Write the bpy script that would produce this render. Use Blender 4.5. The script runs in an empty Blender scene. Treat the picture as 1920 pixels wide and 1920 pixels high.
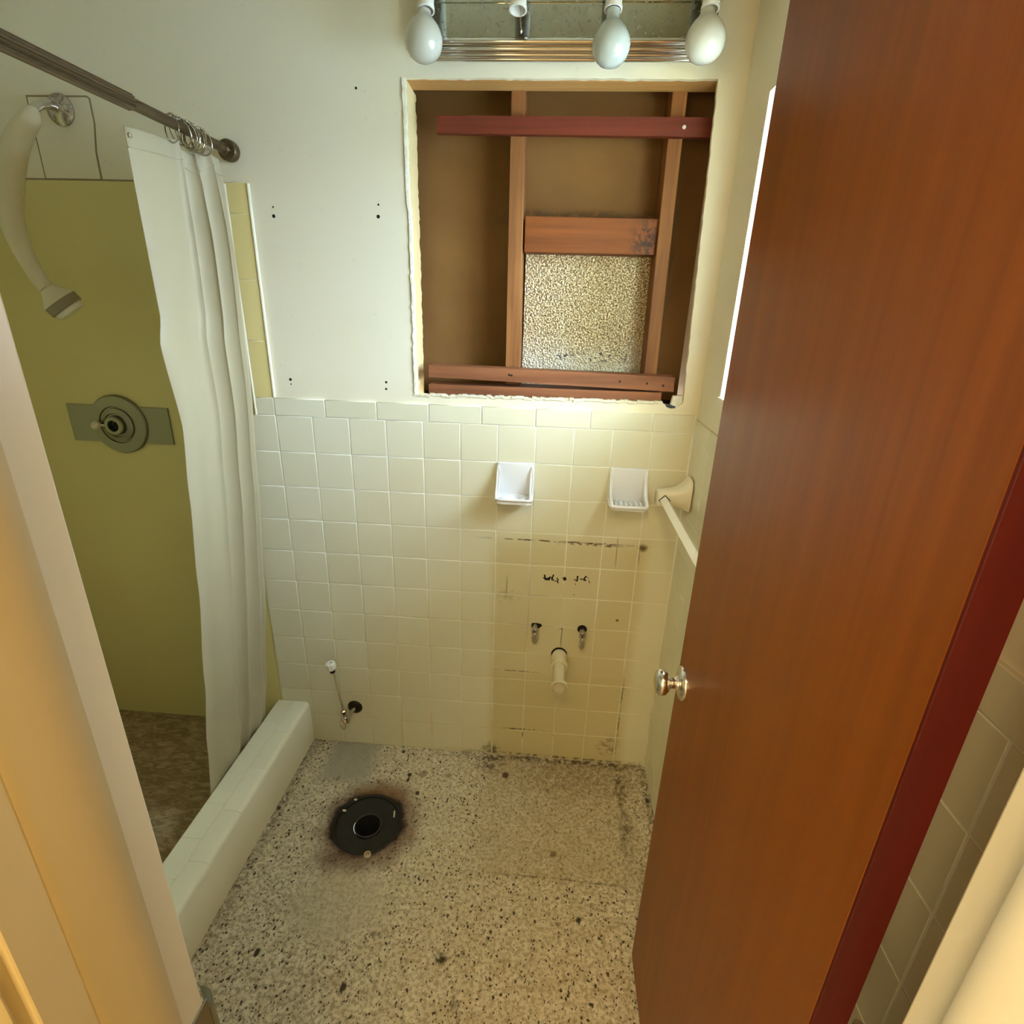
import bpy, bmesh, math, random
from mathutils import Vector, Matrix, Euler

random.seed(7)
SC = bpy.context.scene
COL = SC.collection
PI = math.pi
FZ = 1.212            # height of the top field-tile joint above the floor

# ------------------------------------------------------------------ camera
cd = bpy.data.cameras.new('camera')
cam = bpy.data.objects.new('camera', cd)
COL.objects.link(cam)
cd.sensor_width = 36.0
cd.lens = 1017.4585 / 1920 * 36.0
cd.clip_start = 0.02
R = ((0.9967, 0.0757, 0.0287), (0.0535, -0.3523, -0.9343), (-0.0607, 0.9328, -0.3552))
right, down, fwd = (Vector(r) for r in R)
cam.matrix_world = Matrix(((right.x, -down.x, -fwd.x, 0.8041), (right.y, -down.y, -fwd.y, -1.5369),
                           (right.z, -down.z, -fwd.z, 0.3202 + FZ), (0, 0, 0, 1)))
SC.camera = cam

# ------------------------------------------------------------------ view, sky, lights
vs = SC.view_settings
SC.display_settings.display_device = 'sRGB'
vs.view_transform = 'Standard'
vs.look = 'None'
vs.gamma = 1.0
vs.use_curve_mapping = False
vs.exposure = 0.27

SC.cycles.max_bounces = 8
SC.cycles.diffuse_bounces = 4
SC.cycles.transparent_max_bounces = 6
SC.cycles.caustics_reflective = False
SC.cycles.caustics_refractive = False

SKY = 40.0
HALL_W = 18.0
CEIL_W = 13.0
w = bpy.data.worlds.new('sky')
SC.world = w
w.use_nodes = True
wn = w.node_tree
wn.nodes.clear()
o_ = wn.nodes.new('ShaderNodeOutputWorld')
bg = wn.nodes.new('ShaderNodeBackground')
tc = wn.nodes.new('ShaderNodeTexCoord')
sx = wn.nodes.new('ShaderNodeSeparateXYZ')
rp = wn.nodes.new('ShaderNodeValToRGB')
wn.links.new(tc.outputs['Generated'], sx.inputs[0])
mr = wn.nodes.new('ShaderNodeMapRange')
mr.inputs[1].default_value = -0.3
mr.inputs[2].default_value = 0.7
wn.links.new(sx.outputs['Z'], mr.inputs[0])
wn.links.new(mr.outputs[0], rp.inputs[0])
rp.color_ramp.elements[0].position = 0.2
rp.color_ramp.elements[0].color = (0.10, 0.11, 0.11, 1)
rp.color_ramp.elements[1].position = 1.0
rp.color_ramp.elements[1].color = (0.67, 0.85, 1.06, 1)
e = rp.color_ramp.elements.new(0.36)
e.color = (0.755, 0.90, 1.12, 1)
wn.links.new(rp.outputs[0], bg.inputs[0])
bg.inputs[1].default_value = SKY
wn.links.new(bg.outputs[0], o_.inputs[0])

# window opening in the right wall
WX, WY0, WY1, WZ0, WZ1 = 1.213, -0.80, -0.172, 1.337, 1.953
pl = bpy.data.lights.new('window_portal', 'AREA')
pl.shape = 'RECTANGLE'
pl.size = WZ1 - WZ0
pl.size_y = WY1 - WY0
pl.cycles.is_portal = True
po = bpy.data.objects.new('window_portal', pl)
po.location = (WX + 0.12, (WY0 + WY1) / 2, (WZ0 + WZ1) / 2)
po.rotation_euler = (0, PI / 2, 0)
COL.objects.link(po)

# added warm fill panel, standing in for the hall light behind the camera
hl = bpy.data.lights.new('hall_fill', 'AREA')
hl.shape = 'RECTANGLE'
hl.size = 1.1
hl.size_y = 1.1
hl.energy = HALL_W
hl.color = (1.0, 0.76, 0.38)
ho = bpy.data.objects.new('hall_fill', hl)
ho.location = (-0.08, -2.88, 1.60)
ho.rotation_euler = (PI / 2, 0, 0)
COL.objects.link(ho)
# unseen ceiling light of the hall, added as more warm fill
cl = bpy.data.lights.new('hall_ceiling_fill', 'AREA')
cl.shape = 'DISK'
cl.size = 0.38
cl.energy = CEIL_W
cl.color = (1.0, 0.76, 0.38)
co_ = bpy.data.objects.new('hall_ceiling_fill', cl)
co_.location = (0.68, -2.0, 2.40)
COL.objects.link(co_)


# ------------------------------------------------------------------ node helpers
class NT:
    def __init__(self, name):
        self.m = bpy.data.materials.new(name)
        self.m.use_nodes = True
        self.t = self.m.node_tree
        self.t.nodes.clear()
        self.out = self.t.nodes.new('ShaderNodeOutputMaterial')

    def n(self, typ, *ins, **kw):
        nd = self.t.nodes.new(typ)
        for k, v in kw.items():
            if k.startswith('_'):
                nd.inputs[k[1:]]  # raises if missing
            else:
                setattr(nd, k, v)
        for i, v in enumerate(ins):
            self.set(nd, i, v)
        return nd

    def set(self, nd, key, v):
        if v is None:
            return
        if isinstance(v, bpy.types.NodeSocket):
            self.t.links.new(v, nd.inputs[key])
        else:
            nd.inputs[key].default_value = v

    def math(self, op, a, b=None, c=None, clamp=False):
        nd = self.n('ShaderNodeMath', a, b, c, operation=op, use_clamp=clamp)
        return nd.outputs[0]

    def vmath(self, op, a, b=None):
        nd = self.n('ShaderNodeVectorMath', a, b, operation=op)
        return nd.outputs[0]

    def pos(self):
        return self.n('ShaderNodeNewGeometry').outputs['Position']

    def obj(self):
        return self.n('ShaderNodeTexCoord').outputs['Object']

    def noise(self, vec, scale, detail=3, rough=0.5, dist=0.0, color=False):
        nd = self.n('ShaderNodeTexNoise')
        self.set(nd, 'Vector', vec)
        self.set(nd, 'Scale', scale)
        self.set(nd, 'Detail', detail)
        self.set(nd, 'Roughness', rough)
        self.set(nd, 'Distortion', dist)
        return nd.outputs['Color' if color else 'Fac']

    def ramp(self, fac, a, b, lo=0.0, hi=1.0, smooth=True):
        nd = self.n('ShaderNodeMapRange', interpolation_type='SMOOTHSTEP' if smooth else 'LINEAR')
        self.set(nd, 0, fac)
        self.set(nd, 1, a)
        self.set(nd, 2, b)
        self.set(nd, 3, lo)
        self.set(nd, 4, hi)
        return nd.outputs[0]

    def mix(self, fac, a, b, blend='MIX'):
        nd = self.n('ShaderNodeMix', data_type='RGBA', blend_type=blend)
        self.set(nd, 0, fac)
        self.set(nd, 6, rgba(a))
        self.set(nd, 7, rgba(b))
        return nd.outputs[2]

    def scale(self, vec, s):
        return self.vmath('MULTIPLY', vec, s)

    def blob(self, p, c, r, soft=0.3, warp=None, round_=False):
        """soft box (or ellipsoid) mask of half sizes r around c in the space of p"""
        if warp:
            nz = self.noise(p, warp[0], 4, 0.6, color=True)
            off = self.vmath('SUBTRACT', nz, (0.5, 0.5, 0.5))
            p = self.vmath('ADD', p, self.scale(off, (warp[1],) * 3))
        d = self.vmath('DIVIDE', self.vmath('SUBTRACT', p, c), r)
        if round_:
            v = self.n('ShaderNodeVectorMath', d, operation='LENGTH').outputs['Value']
        else:
            s = self.n('ShaderNodeSeparateXYZ', self.vmath('ABSOLUTE', d))
            v = self.math('MAXIMUM', self.math('MAXIMUM', s.outputs[0], s.outputs[1]), s.outputs[2])
        return self.ramp(v, 1 + soft, 1 - soft)

    def bump(self, h, strength=0.3, dist=0.002, normal=None):
        nd = self.n('ShaderNodeBump')
        self.set(nd, 'Height', h)
        self.set(nd, 'Strength', strength)
        self.set(nd, 'Distance', dist)
        if normal is not None:
            self.set(nd, 'Normal', normal)
        return nd.outputs[0]

    def bsdf(self, color, rough=0.5, metal=0.0, normal=None, spec=0.5, coat=0.0, coat_r=0.1, trans=0.0, tint=None):
        nd = self.n('ShaderNodeBsdfPrincipled')
        self.set(nd, 'Base Color', rgba(color))
        self.set(nd, 'Roughness', rough)
        self.set(nd, 'Metallic', metal)
        self.set(nd, 'Specular IOR Level', spec)
        self.set(nd, 'Coat Weight', coat)
        self.set(nd, 'Coat Roughness', coat_r)
        if tint:
            self.set(nd, 'Specular Tint', rgba(tint))
        self.set(nd, 'Transmission Weight', trans)
        if normal is not None:
            self.set(nd, 'Normal', normal)
        return nd.outputs[0]

    def done(self, sh):
        self.t.links.new(sh, self.out.inputs[0])
        return self.m


def rgba(c):
    if isinstance(c, (tuple, list)) and len(c) == 3:
        return (c[0], c[1], c[2], 1.0)
    return c


def s2l(r, g, b):
    f = lambda v: (v / 255 / 12.92) if v / 255 <= 0.04045 else ((v / 255 + 0.055) / 1.055) ** 2.4
    return (f(r), f(g), f(b))


# ------------------------------------------------------------------ mesh helpers
class B:
    """collects shapes in world coordinates; build() links them as one mesh object"""

    def __init__(self):
        self.bm = bmesh.new()

    def box(self, x0, x1, y0, y1, z0, z1, bevel=0.0, seg=2, M=None):
        r = bmesh.ops.create_cube(self.bm, size=1.0)
        vs_ = r['verts']
        T = Matrix.Translation(((x0 + x1) / 2, (y0 + y1) / 2, (z0 + z1) / 2)) @ Matrix.Diagonal((abs(x1 - x0), abs(y1 - y0), abs(z1 - z0), 1))
        bmesh.ops.transform(self.bm, matrix=T, verts=vs_)
        if bevel > 0:
            es = list({e for v in vs_ for e in v.link_edges})
            rb = bmesh.ops.bevel(self.bm, geom=es, offset=bevel, segments=seg, affect='EDGES', profile=0.5)
            vs_ = rb['verts'] if M is not None else vs_
        if M is not None:
            bmesh.ops.transform(self.bm, matrix=M, verts=list({v for v in vs_ if v.is_valid}))
        return self

    def rings(self, rings, cap0=True, cap1=True, closed=True):
        vr = [[self.bm.verts.new(p) for p in ring] for ring in rings]
        n = len(vr[0])
        for a, b in zip(vr, vr[1:]):
            for i in range(n if closed else n - 1):
                j = (i + 1) % n
                self.bm.faces.new((a[i], a[j], b[j], b[i]))
        if cap0:
            self.bm.faces.new(list(reversed(vr[0])))
        if cap1:
            self.bm.faces.new(vr[-1])
        return self

    def tube(self, pts, rad, n=12, cap=True, smooth=0):
        pts = [Vector(p) for p in pts]
        if not isinstance(rad, (list, tuple)):
            rad = [rad] * len(pts)
        if smooth:
            pts, rad = catmull(pts, rad, smooth)
        rings = []
        t0 = (pts[1] - pts[0]).normalized()
        up = Vector((0, 0, 1)) if abs(t0.z) < 0.9 else Vector((1, 0, 0))
        u = t0.cross(up).normalized()
        for i, p in enumerate(pts):
            a = pts[max(i - 1, 0)]
            b = pts[min(i + 1, len(pts) - 1)]
            t = (b - a).normalized()
            u = (u - t * u.dot(t)).normalized()
            v = t.cross(u)
            rings.append([p + (u * math.cos(2 * PI * k / n) + v * math.sin(2 * PI * k / n)) * rad[i] for k in range(n)])
        return self.rings(rings, cap, cap)

    def lathe(self, prof, origin, axis, n=24, sx=1.0, sy=1.0, cap0=True, cap1=True, u=None):
        """prof: list of (radius, distance along axis)"""
        a = Vector(axis).normalized()
        if u is None:
            up = Vector((0, 0, 1)) if abs(a.z) < 0.9 else Vector((1, 0, 0))
            u = a.cross(up).normalized()
        else:
            u = Vector(u).normalized()
        v = a.cross(u)
        o = Vector(origin)
        rings = [[o + a * h + u * (math.cos(2 * PI * k / n) * max(r, 1e-5) * sx) + v * (math.sin(2 * PI * k / n) * max(r, 1e-5) * sy) for k in range(n)] for r, h in prof]
        return self.rings(rings, cap0, cap1)

    def torus(self, c, axis, R_, r_, n=28, m=8, squash=1.0):
        a = Vector(axis).normalized()
        up = Vector((0, 0, 1)) if abs(a.z) < 0.9 else Vector((1, 0, 0))
        u = a.cross(up).normalized()
        v = a.cross(u)
        c = Vector(c)
        vr = []
        for i in range(n):
            t = 2 * PI * i / n
            d = u * math.cos(t) + v * (math.sin(t) * squash)
            vr.append([self.bm.verts.new(c + d * (R_ + r_ * math.cos(2 * PI * k / m)) + a * (r_ * math.sin(2 * PI * k / m))) for k in range(m)])
        for i in range(n):
            p, q = vr[i], vr[(i + 1) % n]
            for k in range(m):
                l = (k + 1) % m
                self.bm.faces.new((p[k], q[k], q[l], p[l]))
        return self

    def plate(self, outer, holes, y0, y1, axis='y'):
        """polygon (list of (a, b)) with holes, extruded from y0 to y1 along axis"""
        def P(a, b, y):
            return (a, y, b) if axis == 'y' else ((y, a, b) if axis == 'x' else (a, b, y))
        edges = []
        for loop in [outer] + holes:
            v = [self.bm.verts.new(P(a, b, y0)) for a, b in loop]
            for i in range(len(v)):
                edges.append(self.bm.edges.new((v[i], v[(i + 1) % len(v)])))
        r = bmesh.ops.triangle_fill(self.bm, use_beauty=True, edges=edges)
        fs = [g for g in r['geom'] if isinstance(g, bmesh.types.BMFace)]
        ex = bmesh.ops.extrude_face_region(self.bm, geom=fs, use_keep_orig=True)
        d = Vector(P(0, 0, y1)) - Vector(P(0, 0, y0))
        bmesh.ops.translate(self.bm, vec=d, verts=[g for g in ex['geom'] if isinstance(g, bmesh.types.BMVert)])
        return self

    def xform(self, M):
        bmesh.ops.transform(self.bm, matrix=M, verts=self.bm.verts)
        return self

    def build(self, name, mat, parent=None, smooth=None, kind=None, label=None, origin=None):
        bmesh.ops.recalc_face_normals(self.bm, faces=self.bm.faces)
        me = bpy.data.meshes.new(name)
        off = Vector(parent['_loc']) if parent is not None and '_loc' in parent else Vector((0, 0, 0))
        if parent is None and origin is not None:
            off = Vector(origin)
        bmesh.ops.translate(self.bm, vec=-off, verts=self.bm.verts)
        if smooth is not None:
            for f in self.bm.faces:
                f.smooth = True
            lim = math.radians(smooth)
            for ed in self.bm.edges:
                if len(ed.link_faces) == 2 and ed.calc_face_angle(0) > lim:
                    ed.smooth = False
        self.bm.to_mesh(me)
        self.bm.free()
        me.materials.append(mat)
        o = bpy.data.objects.new(name, me)
        COL.objects.link(o)
        if parent is not None:
            o.parent = parent
            if parent.type == 'MESH' or '_loc' in parent:
                o['_loc'] = off[:]
        else:
            o.location = off
            o['_loc'] = off[:]
        if kind:
            o['kind'] = kind
        if label:
            o['label'] = label
        return o


def catmull(pts, rad, k):
    P, Rr = [], []
    n = len(pts)
    for i in range(n - 1):
        p0, p1, p2, p3 = pts[max(i - 1, 0)], pts[i], pts[i + 1], pts[min(i + 2, n - 1)]
        for j in range(k):
            t = j / k
            P.append(0.5 * ((2 * p1) + (p2 - p0) * t + (2 * p0 - 5 * p1 + 4 * p2 - p3) * t * t + (3 * p1 - p0 - 3 * p2 + p3) * t ** 3))
            Rr.append(rad[i] * (1 - t) + rad[i + 1] * t)
    P.append(pts[-1])
    Rr.append(rad[-1])
    return P, Rr


def thing(name, loc, label, cat, group=None):
    o = bpy.data.objects.new(name, None)
    o.empty_display_size = 0.05
    o.location = loc
    COL.objects.link(o)
    o['_loc'] = tuple(loc)
    o['label'] = label
    o['category'] = cat
    if group:
        o['group'] = group
    return o


def tag(o, label, cat, group=None):
    o['label'] = label
    o['category'] = cat
    if group:
        o['group'] = group
    return o


# ------------------------------------------------------------------ materials
def simple(name, color, rough=0.5, metal=0.0, bump=None, spec=0.5, coat=0.0, var=0.0):
    t = NT(name)
    c = color
    nrm = None
    if var:
        nz = t.noise(t.obj(), 9.0, 4, 0.6)
        c = t.mix(t.ramp(nz, 0.3, 0.7), tuple(v * (1 - var) for v in color), tuple(min(1, v * (1 + var)) for v in color))
    if bump:
        nrm = t.bump(t.noise(t.obj(), bump[0], 3, 0.55), bump[1], bump[2])
    return t.done(t.bsdf(c, rough, metal, nrm, spec, coat))


BROWN = s2l(70, 46, 18)


def make_tile_mat(name='glazed_tile', A_=(0.755, 0.715, 0.53), B_=(0.79, 0.755, 0.58), stains=True):
    t = NT(name)
    p = t.pos()
    rnd = t.n('ShaderNodeObjectInfo').outputs['Random']
    base = t.mix(rnd, A_, B_)
    base = t.mix(t.math('MULTIPLY', t.ramp(t.noise(p, 1.7, 3, 0.5), 0.40, 0.70), 0.16), base, (0.66, 0.58, 0.33))
    if not stains:
        return t.done(t.bsdf(base, 0.32, 0, t.bump(t.noise(p, 14, 2, 0.5), 0.12, 0.002), 0.3))
    # stains left where the vanity stood (back wall)
    fine = t.ramp(t.noise(p, 60, 4, 0.7), 0.42, 0.62)
    m = None

    def add(mask, k):
        nonlocal m
        q = t.math('MULTIPLY', mask, k)
        m = q if m is None else t.math('MAXIMUM', m, q)
    line = t.blob(p, (0.86, 0, 0.859), (0.185, 0.03, 0.0022), 0.6, (25, 0.007))
    add(t.math('MULTIPLY', line, t.ramp(t.noise(p, 34, 4, 0.7), 0.44, 0.56)), 0.95)
    add(t.math('MULTIPLY', t.blob(p, (0.95, 0, 0.856), (0.078, 0.03, 0.005), 0.6, (50, 0.012)), fine), 1.0)
    add(t.blob(p, (1.107, 0, 0.853), (0.012, 0.03, 0.011), 0.6, (60, 0.014), True), 0.85)
    add(t.blob(p, (1.098, 0, 0.83), (0.003, 0.03, 0.028), 0.6, (40, 0.01)), 0.4)
    add(t.math('MULTIPLY', t.blob(p, (0.735, 0, 0.371), (0.062, 0.03, 0.002), 0.6, (20, 0.004)), fine), 0.75)
    add(t.math('MULTIPLY', t.blob(p, (0.76, 0, 0.122), (0.055, 0.03, 0.004), 0.6, (40, 0.012)), fine), 0.9)
    add(t.math('MULTIPLY', t.blob(p, (0.84, 0, 0.118), (0.03, 0.03, 0.003), 0.6, (40, 0.012)), fine), 0.6)
    add(t.math('MULTIPLY', t.blob(p, (1.098, 0, 0.22), (0.004, 0.03, 0.13), 0.5, (30, 0.02)), t.ramp(t.noise(p, 25, 4, 0.7), 0.45, 0.6)), 0.6)
    add(t.math('MULTIPLY', t.blob(p, (1.075, 0, 0.07), (0.035, 0.03, 0.045), 0.6, (30, 0.05), True), fine), 0.6)
    add(t.math('MULTIPLY', t.blob(p, (0.655, 0, 0.02), (0.028, 0.03, 0.03), 0.6, (30, 0.05), True), t.ramp(t.noise(p, 40, 4, 0.7), 0.35, 0.6)), 0.8)
    add(t.math('MULTIPLY', t.blob(p, (0.92, 0, 0.004), (0.31, 0.03, 0.008), 0.7, (25, 0.016)), fine), 0.9)
    add(t.blob(p, (1.055, 0, 0.594), (0.005, 0.03, 0.004), 0.5, (60, 0.004), True), 0.9)
    add(t.blob(p, (0.88, 0, 0.515), (0.0022, 0.03, 0.032), 0.6, (30, 0.004)), 0.55)
    add(t.blob(p, (0.877, 0, 0.548), (0.0045, 0.03, 0.0045), 0.4, None, True), 1.0)
    add(t.blob(p, (0.695, 0, 0.69), (0.0015, 0.03, 0.035), 0.6, (30, 0.006)), 0.55)
    add(t.math('MULTIPLY', t.blob(p, (0.695, 0, 0.66), (0.035, 0.03, 0.02), 0.8, (30, 0.03), True), fine), 0.3)
    add(t.blob(p, (1.03, 0, 0.835), (0.0015, 0.03, 0.045), 0.6, (30, 0.006)), 0.5)
    # old vanity backsplash outline: dingier inside the footprint
    foot = t.blob(p, (0.88, 0, 0.18), (0.222, 0.03, 0.185), 0.06, (9, 0.02))
    base = t.mix(t.math('MULTIPLY', foot, 0.32), base, (0.52, 0.43, 0.20))
    stood = t.blob(p, (0.885, 0, 0.40), (0.235, 0.03, 0.465), 0.10, (7, 0.03))
    base = t.mix(t.math('MULTIPLY', stood, 0.62), base, (0.60, 0.50, 0.25))
    col = t.mix(m, base, BROWN)
    h = t.noise(p, 14, 2, 0.5)
    nrm = t.bump(h, 0.12, 0.002)
    return t.done(t.bsdf(col, 0.32, 0, nrm, 0.3))


def make_grout_mat(light, dirt):
    t = NT('grout')
    p = t.pos()
    s = t.n('ShaderNodeSeparateXYZ', p)
    # clean and white high up, stained with age towards the vanity corner
    dirtm = t.math('MULTIPLY', t.ramp(t.noise(p, 5, 4, 0.65), 0.3, 0.7, 0.25, 1.0), t.ramp(s.outputs[2], 1.0, 0.3))
    c = t.mix(dirtm, light, dirt)
    dk = t.math('MULTIPLY', t.blob(p, (0.83, 0, 0.1), (0.12, 0.03, 0.012), 0.6, (25, 0.01)), t.ramp(t.noise(p, 40, 3), 0.35, 0.6))
    c = t.mix(t.math('MULTIPLY', dk, 0.9), c, BROWN)
    c = t.mix(t.math('MULTIPLY', t.blob(p, (0.78, 0, 0.63), (0.09, 0.03, 0.14), 0.7, (12, 0.08), True), 0.35), c, s2l(110, 80, 40))
    return t.done(t.bsdf(c, 0.85, 0, t.bump(t.noise(p, 150, 2), 0.2, 0.001)))


def make_paint_mat():
    t = NT('white_wall_paint')
    p = t.pos()
    base = t.mix(t.ramp(t.noise(p, 1.6, 4, 0.55), 0.35, 0.7), (0.84, 0.765, 0.56), (0.85, 0.785, 0.61))
    sp = t.ramp(t.noise(p, 55, 2, 0.5), 0.70, 0.74)
    base = t.mix(t.math('MULTIPLY', sp, 0.12), base, (0.45, 0.38, 0.25))
    nrm = t.bump(t.noise(p, 30, 4, 0.6), 0.16, 0.003)
    return t.done(t.bsdf(base, 0.5, 0, nrm, 0.35))


def make_plaster_mat():
    t = NT('broken_plaster')
    p = t.pos()
    base = t.mix(t.ramp(t.noise(p, 45, 4, 0.7), 0.35, 0.7), (0.74, 0.66, 0.46), (0.86, 0.83, 0.72))
    return t.done(t.bsdf(base, 0.9, 0, t.bump(t.noise(p, 120, 4, 0.7), 0.6, 0.004)))


def make_wood(name, c0, c1, axis, rough=0.6, scale=1.0, knots=0.0, coat=0.0, spec=0.4, stretch=28, world=True, mold=None):
    """grain runs along axis (0 x, 1 y, 2 z)"""
    t = NT(name)
    p = t.pos() if world else t.obj()
    k = [stretch * scale] * 3
    k[axis] = 1.6 * scale
    v = t.scale(p, tuple(k))
    g = t.noise(v, 1.0, 6, 0.6, 0.6)
    f = t.noise(t.scale(v, (3.7, 3.7, 3.7)), 1.0, 4, 0.6)
    fac = t.math('ADD', t.math('MULTIPLY', t.ramp(g, 0.25, 0.75), 0.75), t.math('MULTIPLY', f, 0.25))
    big = t.noise(p, 2.3 * scale, 3, 0.5)
    c = t.mix(fac, c0, c1)
    c = t.mix(t.math('MULTIPLY', t.ramp(big, 0.35, 0.7), 0.25), c, tuple(v * 0.55 for v in c0))
    if knots:
        vo = t.n('ShaderNodeTexVoronoi', feature='F1')
        kk = [7.0 * scale] * 3
        kk[axis] = 3.0 * scale
        t.set(vo, 'Vector', t.scale(p, tuple(kk)))
        t.set(vo, 'Scale', 1.0)
        c = t.mix(t.math('MULTIPLY', t.ramp(vo.outputs['Distance'], 0.10, 0.04), knots), c, tuple(v * 0.18 for v in c0))
    if mold:
        mk = t.blob(p, mold[0], mold[1], 0.7, (30, 0.03), True)
        mk = t.math('MULTIPLY', mk, t.ramp(t.noise(p, 70, 4, 0.7), 0.4, 0.6))
        c = t.mix(t.math('MULTIPLY', mk, 0.85), c, (0.02, 0.012, 0.006))
    nrm = t.bump(fac, 0.12, 0.002)
    return t.done(t.bsdf(c, rough, 0, nrm, spec, coat, 0.18))


def make_floor_mat():
    t = NT('speckled_floor')
    p = t.pos()
    n1 = t.noise(p, 26, 5, 0.65)
    n2 = t.noise(p, 95, 4, 0.65)
    base = t.mix(t.ramp(n1, 0.35, 0.68), (0.64, 0.555, 0.41), (0.84, 0.765, 0.61))
    base = t.mix(t.math('MULTIPLY', t.ramp(n2, 0.45, 0.58), 0.66), base, (0.27, 0.19, 0.105))
    base = t.mix(t.math('MULTIPLY', t.ramp(t.noise(p, 150, 3, 0.6), 0.56, 0.66), 0.4), base, (0.70, 0.64, 0.50))
    # broad yellowing towards the middle front
    br = t.blob(p, (0.75, -0.55, 0), (0.33, 0.42, 0.1), 0.8, (4, 0.2), True)
    base = t.mix(t.math('MULTIPLY', br, 0.30), base, (0.44, 0.34, 0.16))
    pale = t.blob(p, (0.25, -0.2, 0), (0.35, 0.3, 0.1), 0.8, (4, 0.2), True)
    base = t.mix(t.math('MULTIPLY', pale, 0.3), base, (0.62, 0.57, 0.44))

    # dark chips, three sizes
    def chips(sc, thr, dens, warp):
        q = t.vmath('ADD', p, t.scale(t.vmath('SUBTRACT', t.noise(p, sc * 1.4, 2, 0.5, color=True), (0.5, 0.5, 0.5)), (warp,) * 3))
        q = t.scale(q, (1.0, 0.75, 1.0))
        vo = t.n('ShaderNodeTexVoronoi', feature='F1')
        t.set(vo, 'Vector', q)
        t.set(vo, 'Scale', sc)
        dot = t.ramp(vo.outputs['Distance'], thr, thr * 0.55)
        cc = t.n('ShaderNodeSeparateColor', vo.outputs['Color'])
        return t.math('MULTIPLY', dot, t.math('LESS_THAN', cc.outputs[0], dens))
    clean = t.blob(p, (0.30, -0.57, 0), (0.13, 0.10, 0.1), 0.35, (14, 0.05), True)       # where the toilet foot stood
    patch = t.blob(p, (0.165, -0.075, 0), (0.085, 0.10, 0.1), 0.35, (12, 0.06))          # cement patch under the supply valve
    chipm = t.math('MAXIMUM', chips(70, 0.27, 0.62, 0.012), chips(125, 0.30, 0.60, 0.007))
    chipm = t.math('MAXIMUM', chipm, chips(21, 0.20, 0.13, 0.022))
    foot = t.blob(p, (0.90, -0.23, 0), (0.25, 0.225, 0.1), 0.05, (6, 0.02))
    base = t.mix(t.math('MULTIPLY', foot, 0.28), base, (0.40, 0.31, 0.16))
    base = t.mix(t.math('MULTIPLY', clean, 0.5), base, (0.52, 0.46, 0.33))
    keep = t.math('SUBTRACT', 1.0, t.math('MAXIMUM', t.math('MULTIPLY', clean, 0.75), t.math('MULTIPLY', foot, 0.45)), clamp=True)
    col = t.mix(t.math('MULTIPLY', chipm, t.math('MULTIPLY', keep, 0.93)), base, (0.028, 0.019, 0.010))
    col = t.mix(t.math('MULTIPLY', patch, 0.9), col, t.mix(t.noise(p, 40, 4), (0.33, 0.30, 0.24), (0.47, 0.44, 0.37)))

    # dirt with shapes of its own
    fine = t.ramp(t.noise(p, 55, 4, 0.7), 0.38, 0.62)

    def dirt(c, r, k, soft=0.6, warp=(20, 0.05), rnd=True, color=(0.035, 0.024, 0.012), gate=True):
        nonlocal col
        mk = t.blob(p, c, r, soft, warp, rnd)
        if gate:
            mk = t.math('MULTIPLY', mk, fine)
        col = t.mix(t.math('MULTIPLY', mk, k), col, color)
    dirt((0.90, -0.004, 0), (0.32, 0.022, 0.1), 0.9, 0.7, (15, 0.03), False)
    dirt((0.96, -0.07, 0), (0.26, 0.09, 0.1), 0.5, 0.8, (10, 0.1), True, (0.13, 0.08, 0.03))
    dirt((1.11, -0.17, 0), (0.016, 0.17, 0.1), 0.7, 0.6, (14, 0.05), False)
    dirt((1.2, -0.3, 0), (0.012, 0.32, 0.1), 0.6, 0.6, (14, 0.03), False)
    dirt((0.66, -0.045, 0), (0.04, 0.04, 0.1), 0.7)
    dirt((0.90, -0.448, 0), (0.20, 0.003, 0.1), 0.6, 0.6, (14, 0.02), False)
    dirt((0.64, -0.25, 0), (0.003, 0.17, 0.1), 0.35, 0.6, (14, 0.03), False)
    dirt((0.604, -0.674, 0), (0.016, 0.013, 0.1), 0.95, 0.5, (60, 0.035))
    dirt((0.65, -0.662, 0), (0.009, 0.009, 0.1), 0.9, 0.5, (60, 0.03))
    dirt((0.652, -0.769, 0), (0.013, 0.012, 0.1), 0.95, 0.5, (60, 0.035))
    dirt((0.896, -0.57, 0), (0.013, 0.007, 0.1), 0.9, 0.5, (60, 0.03))
    dirt((0.716, -0.095, 0), (0.012, 0.012, 0.1), 0.9, 0.4, (50, 0.01), True, (0.06, 0.02, 0.012), False)
    dirt((0.43, -0.12, 0), (0.012, 0.013, 0.1), 0.6, 0.4, (50, 0.01), True, (0.17, 0.12, 0.06), False)
    dirt((0.518, -0.118, 0), (0.012, 0.009, 0.1), 0.6, 0.4, (50, 0.01), True, (0.17, 0.12, 0.06), False)
    dirt((0.883, -0.372, 0), (0.01, 0.01, 0.1), 0.75, 0.4, (50, 0.01), True, (0.15, 0.08, 0.03), False)
    dirt((0.42, -0.64, 0), (0.02, 0.01, 0.1), 0.6, 0.5, (40, 0.04))
    dirt((0.0, -0.35, 0), (0.02, 0.4, 0.1), 0.55, 0.6, (14, 0.03), False)
    # burnt rust ring around the flange
    dirt((0.305, -0.322, 0), (0.150, 0.150, 0.1), 0.75, 0.25, (14, 0.09), True, (0.12, 0.05, 0.03), False)
    dirt((0.300, -0.322, 0), (0.118, 0.115, 0.1), 1.0, 0.10, (22, 0.045), True, (0.014, 0.007, 0.008), False)
    dirt((0.31, -0.205, 0), (0.08, 0.035, 0.1), 0.55, 0.6, (18, 0.06), True, (0.24, 0.13, 0.045), False)
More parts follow.
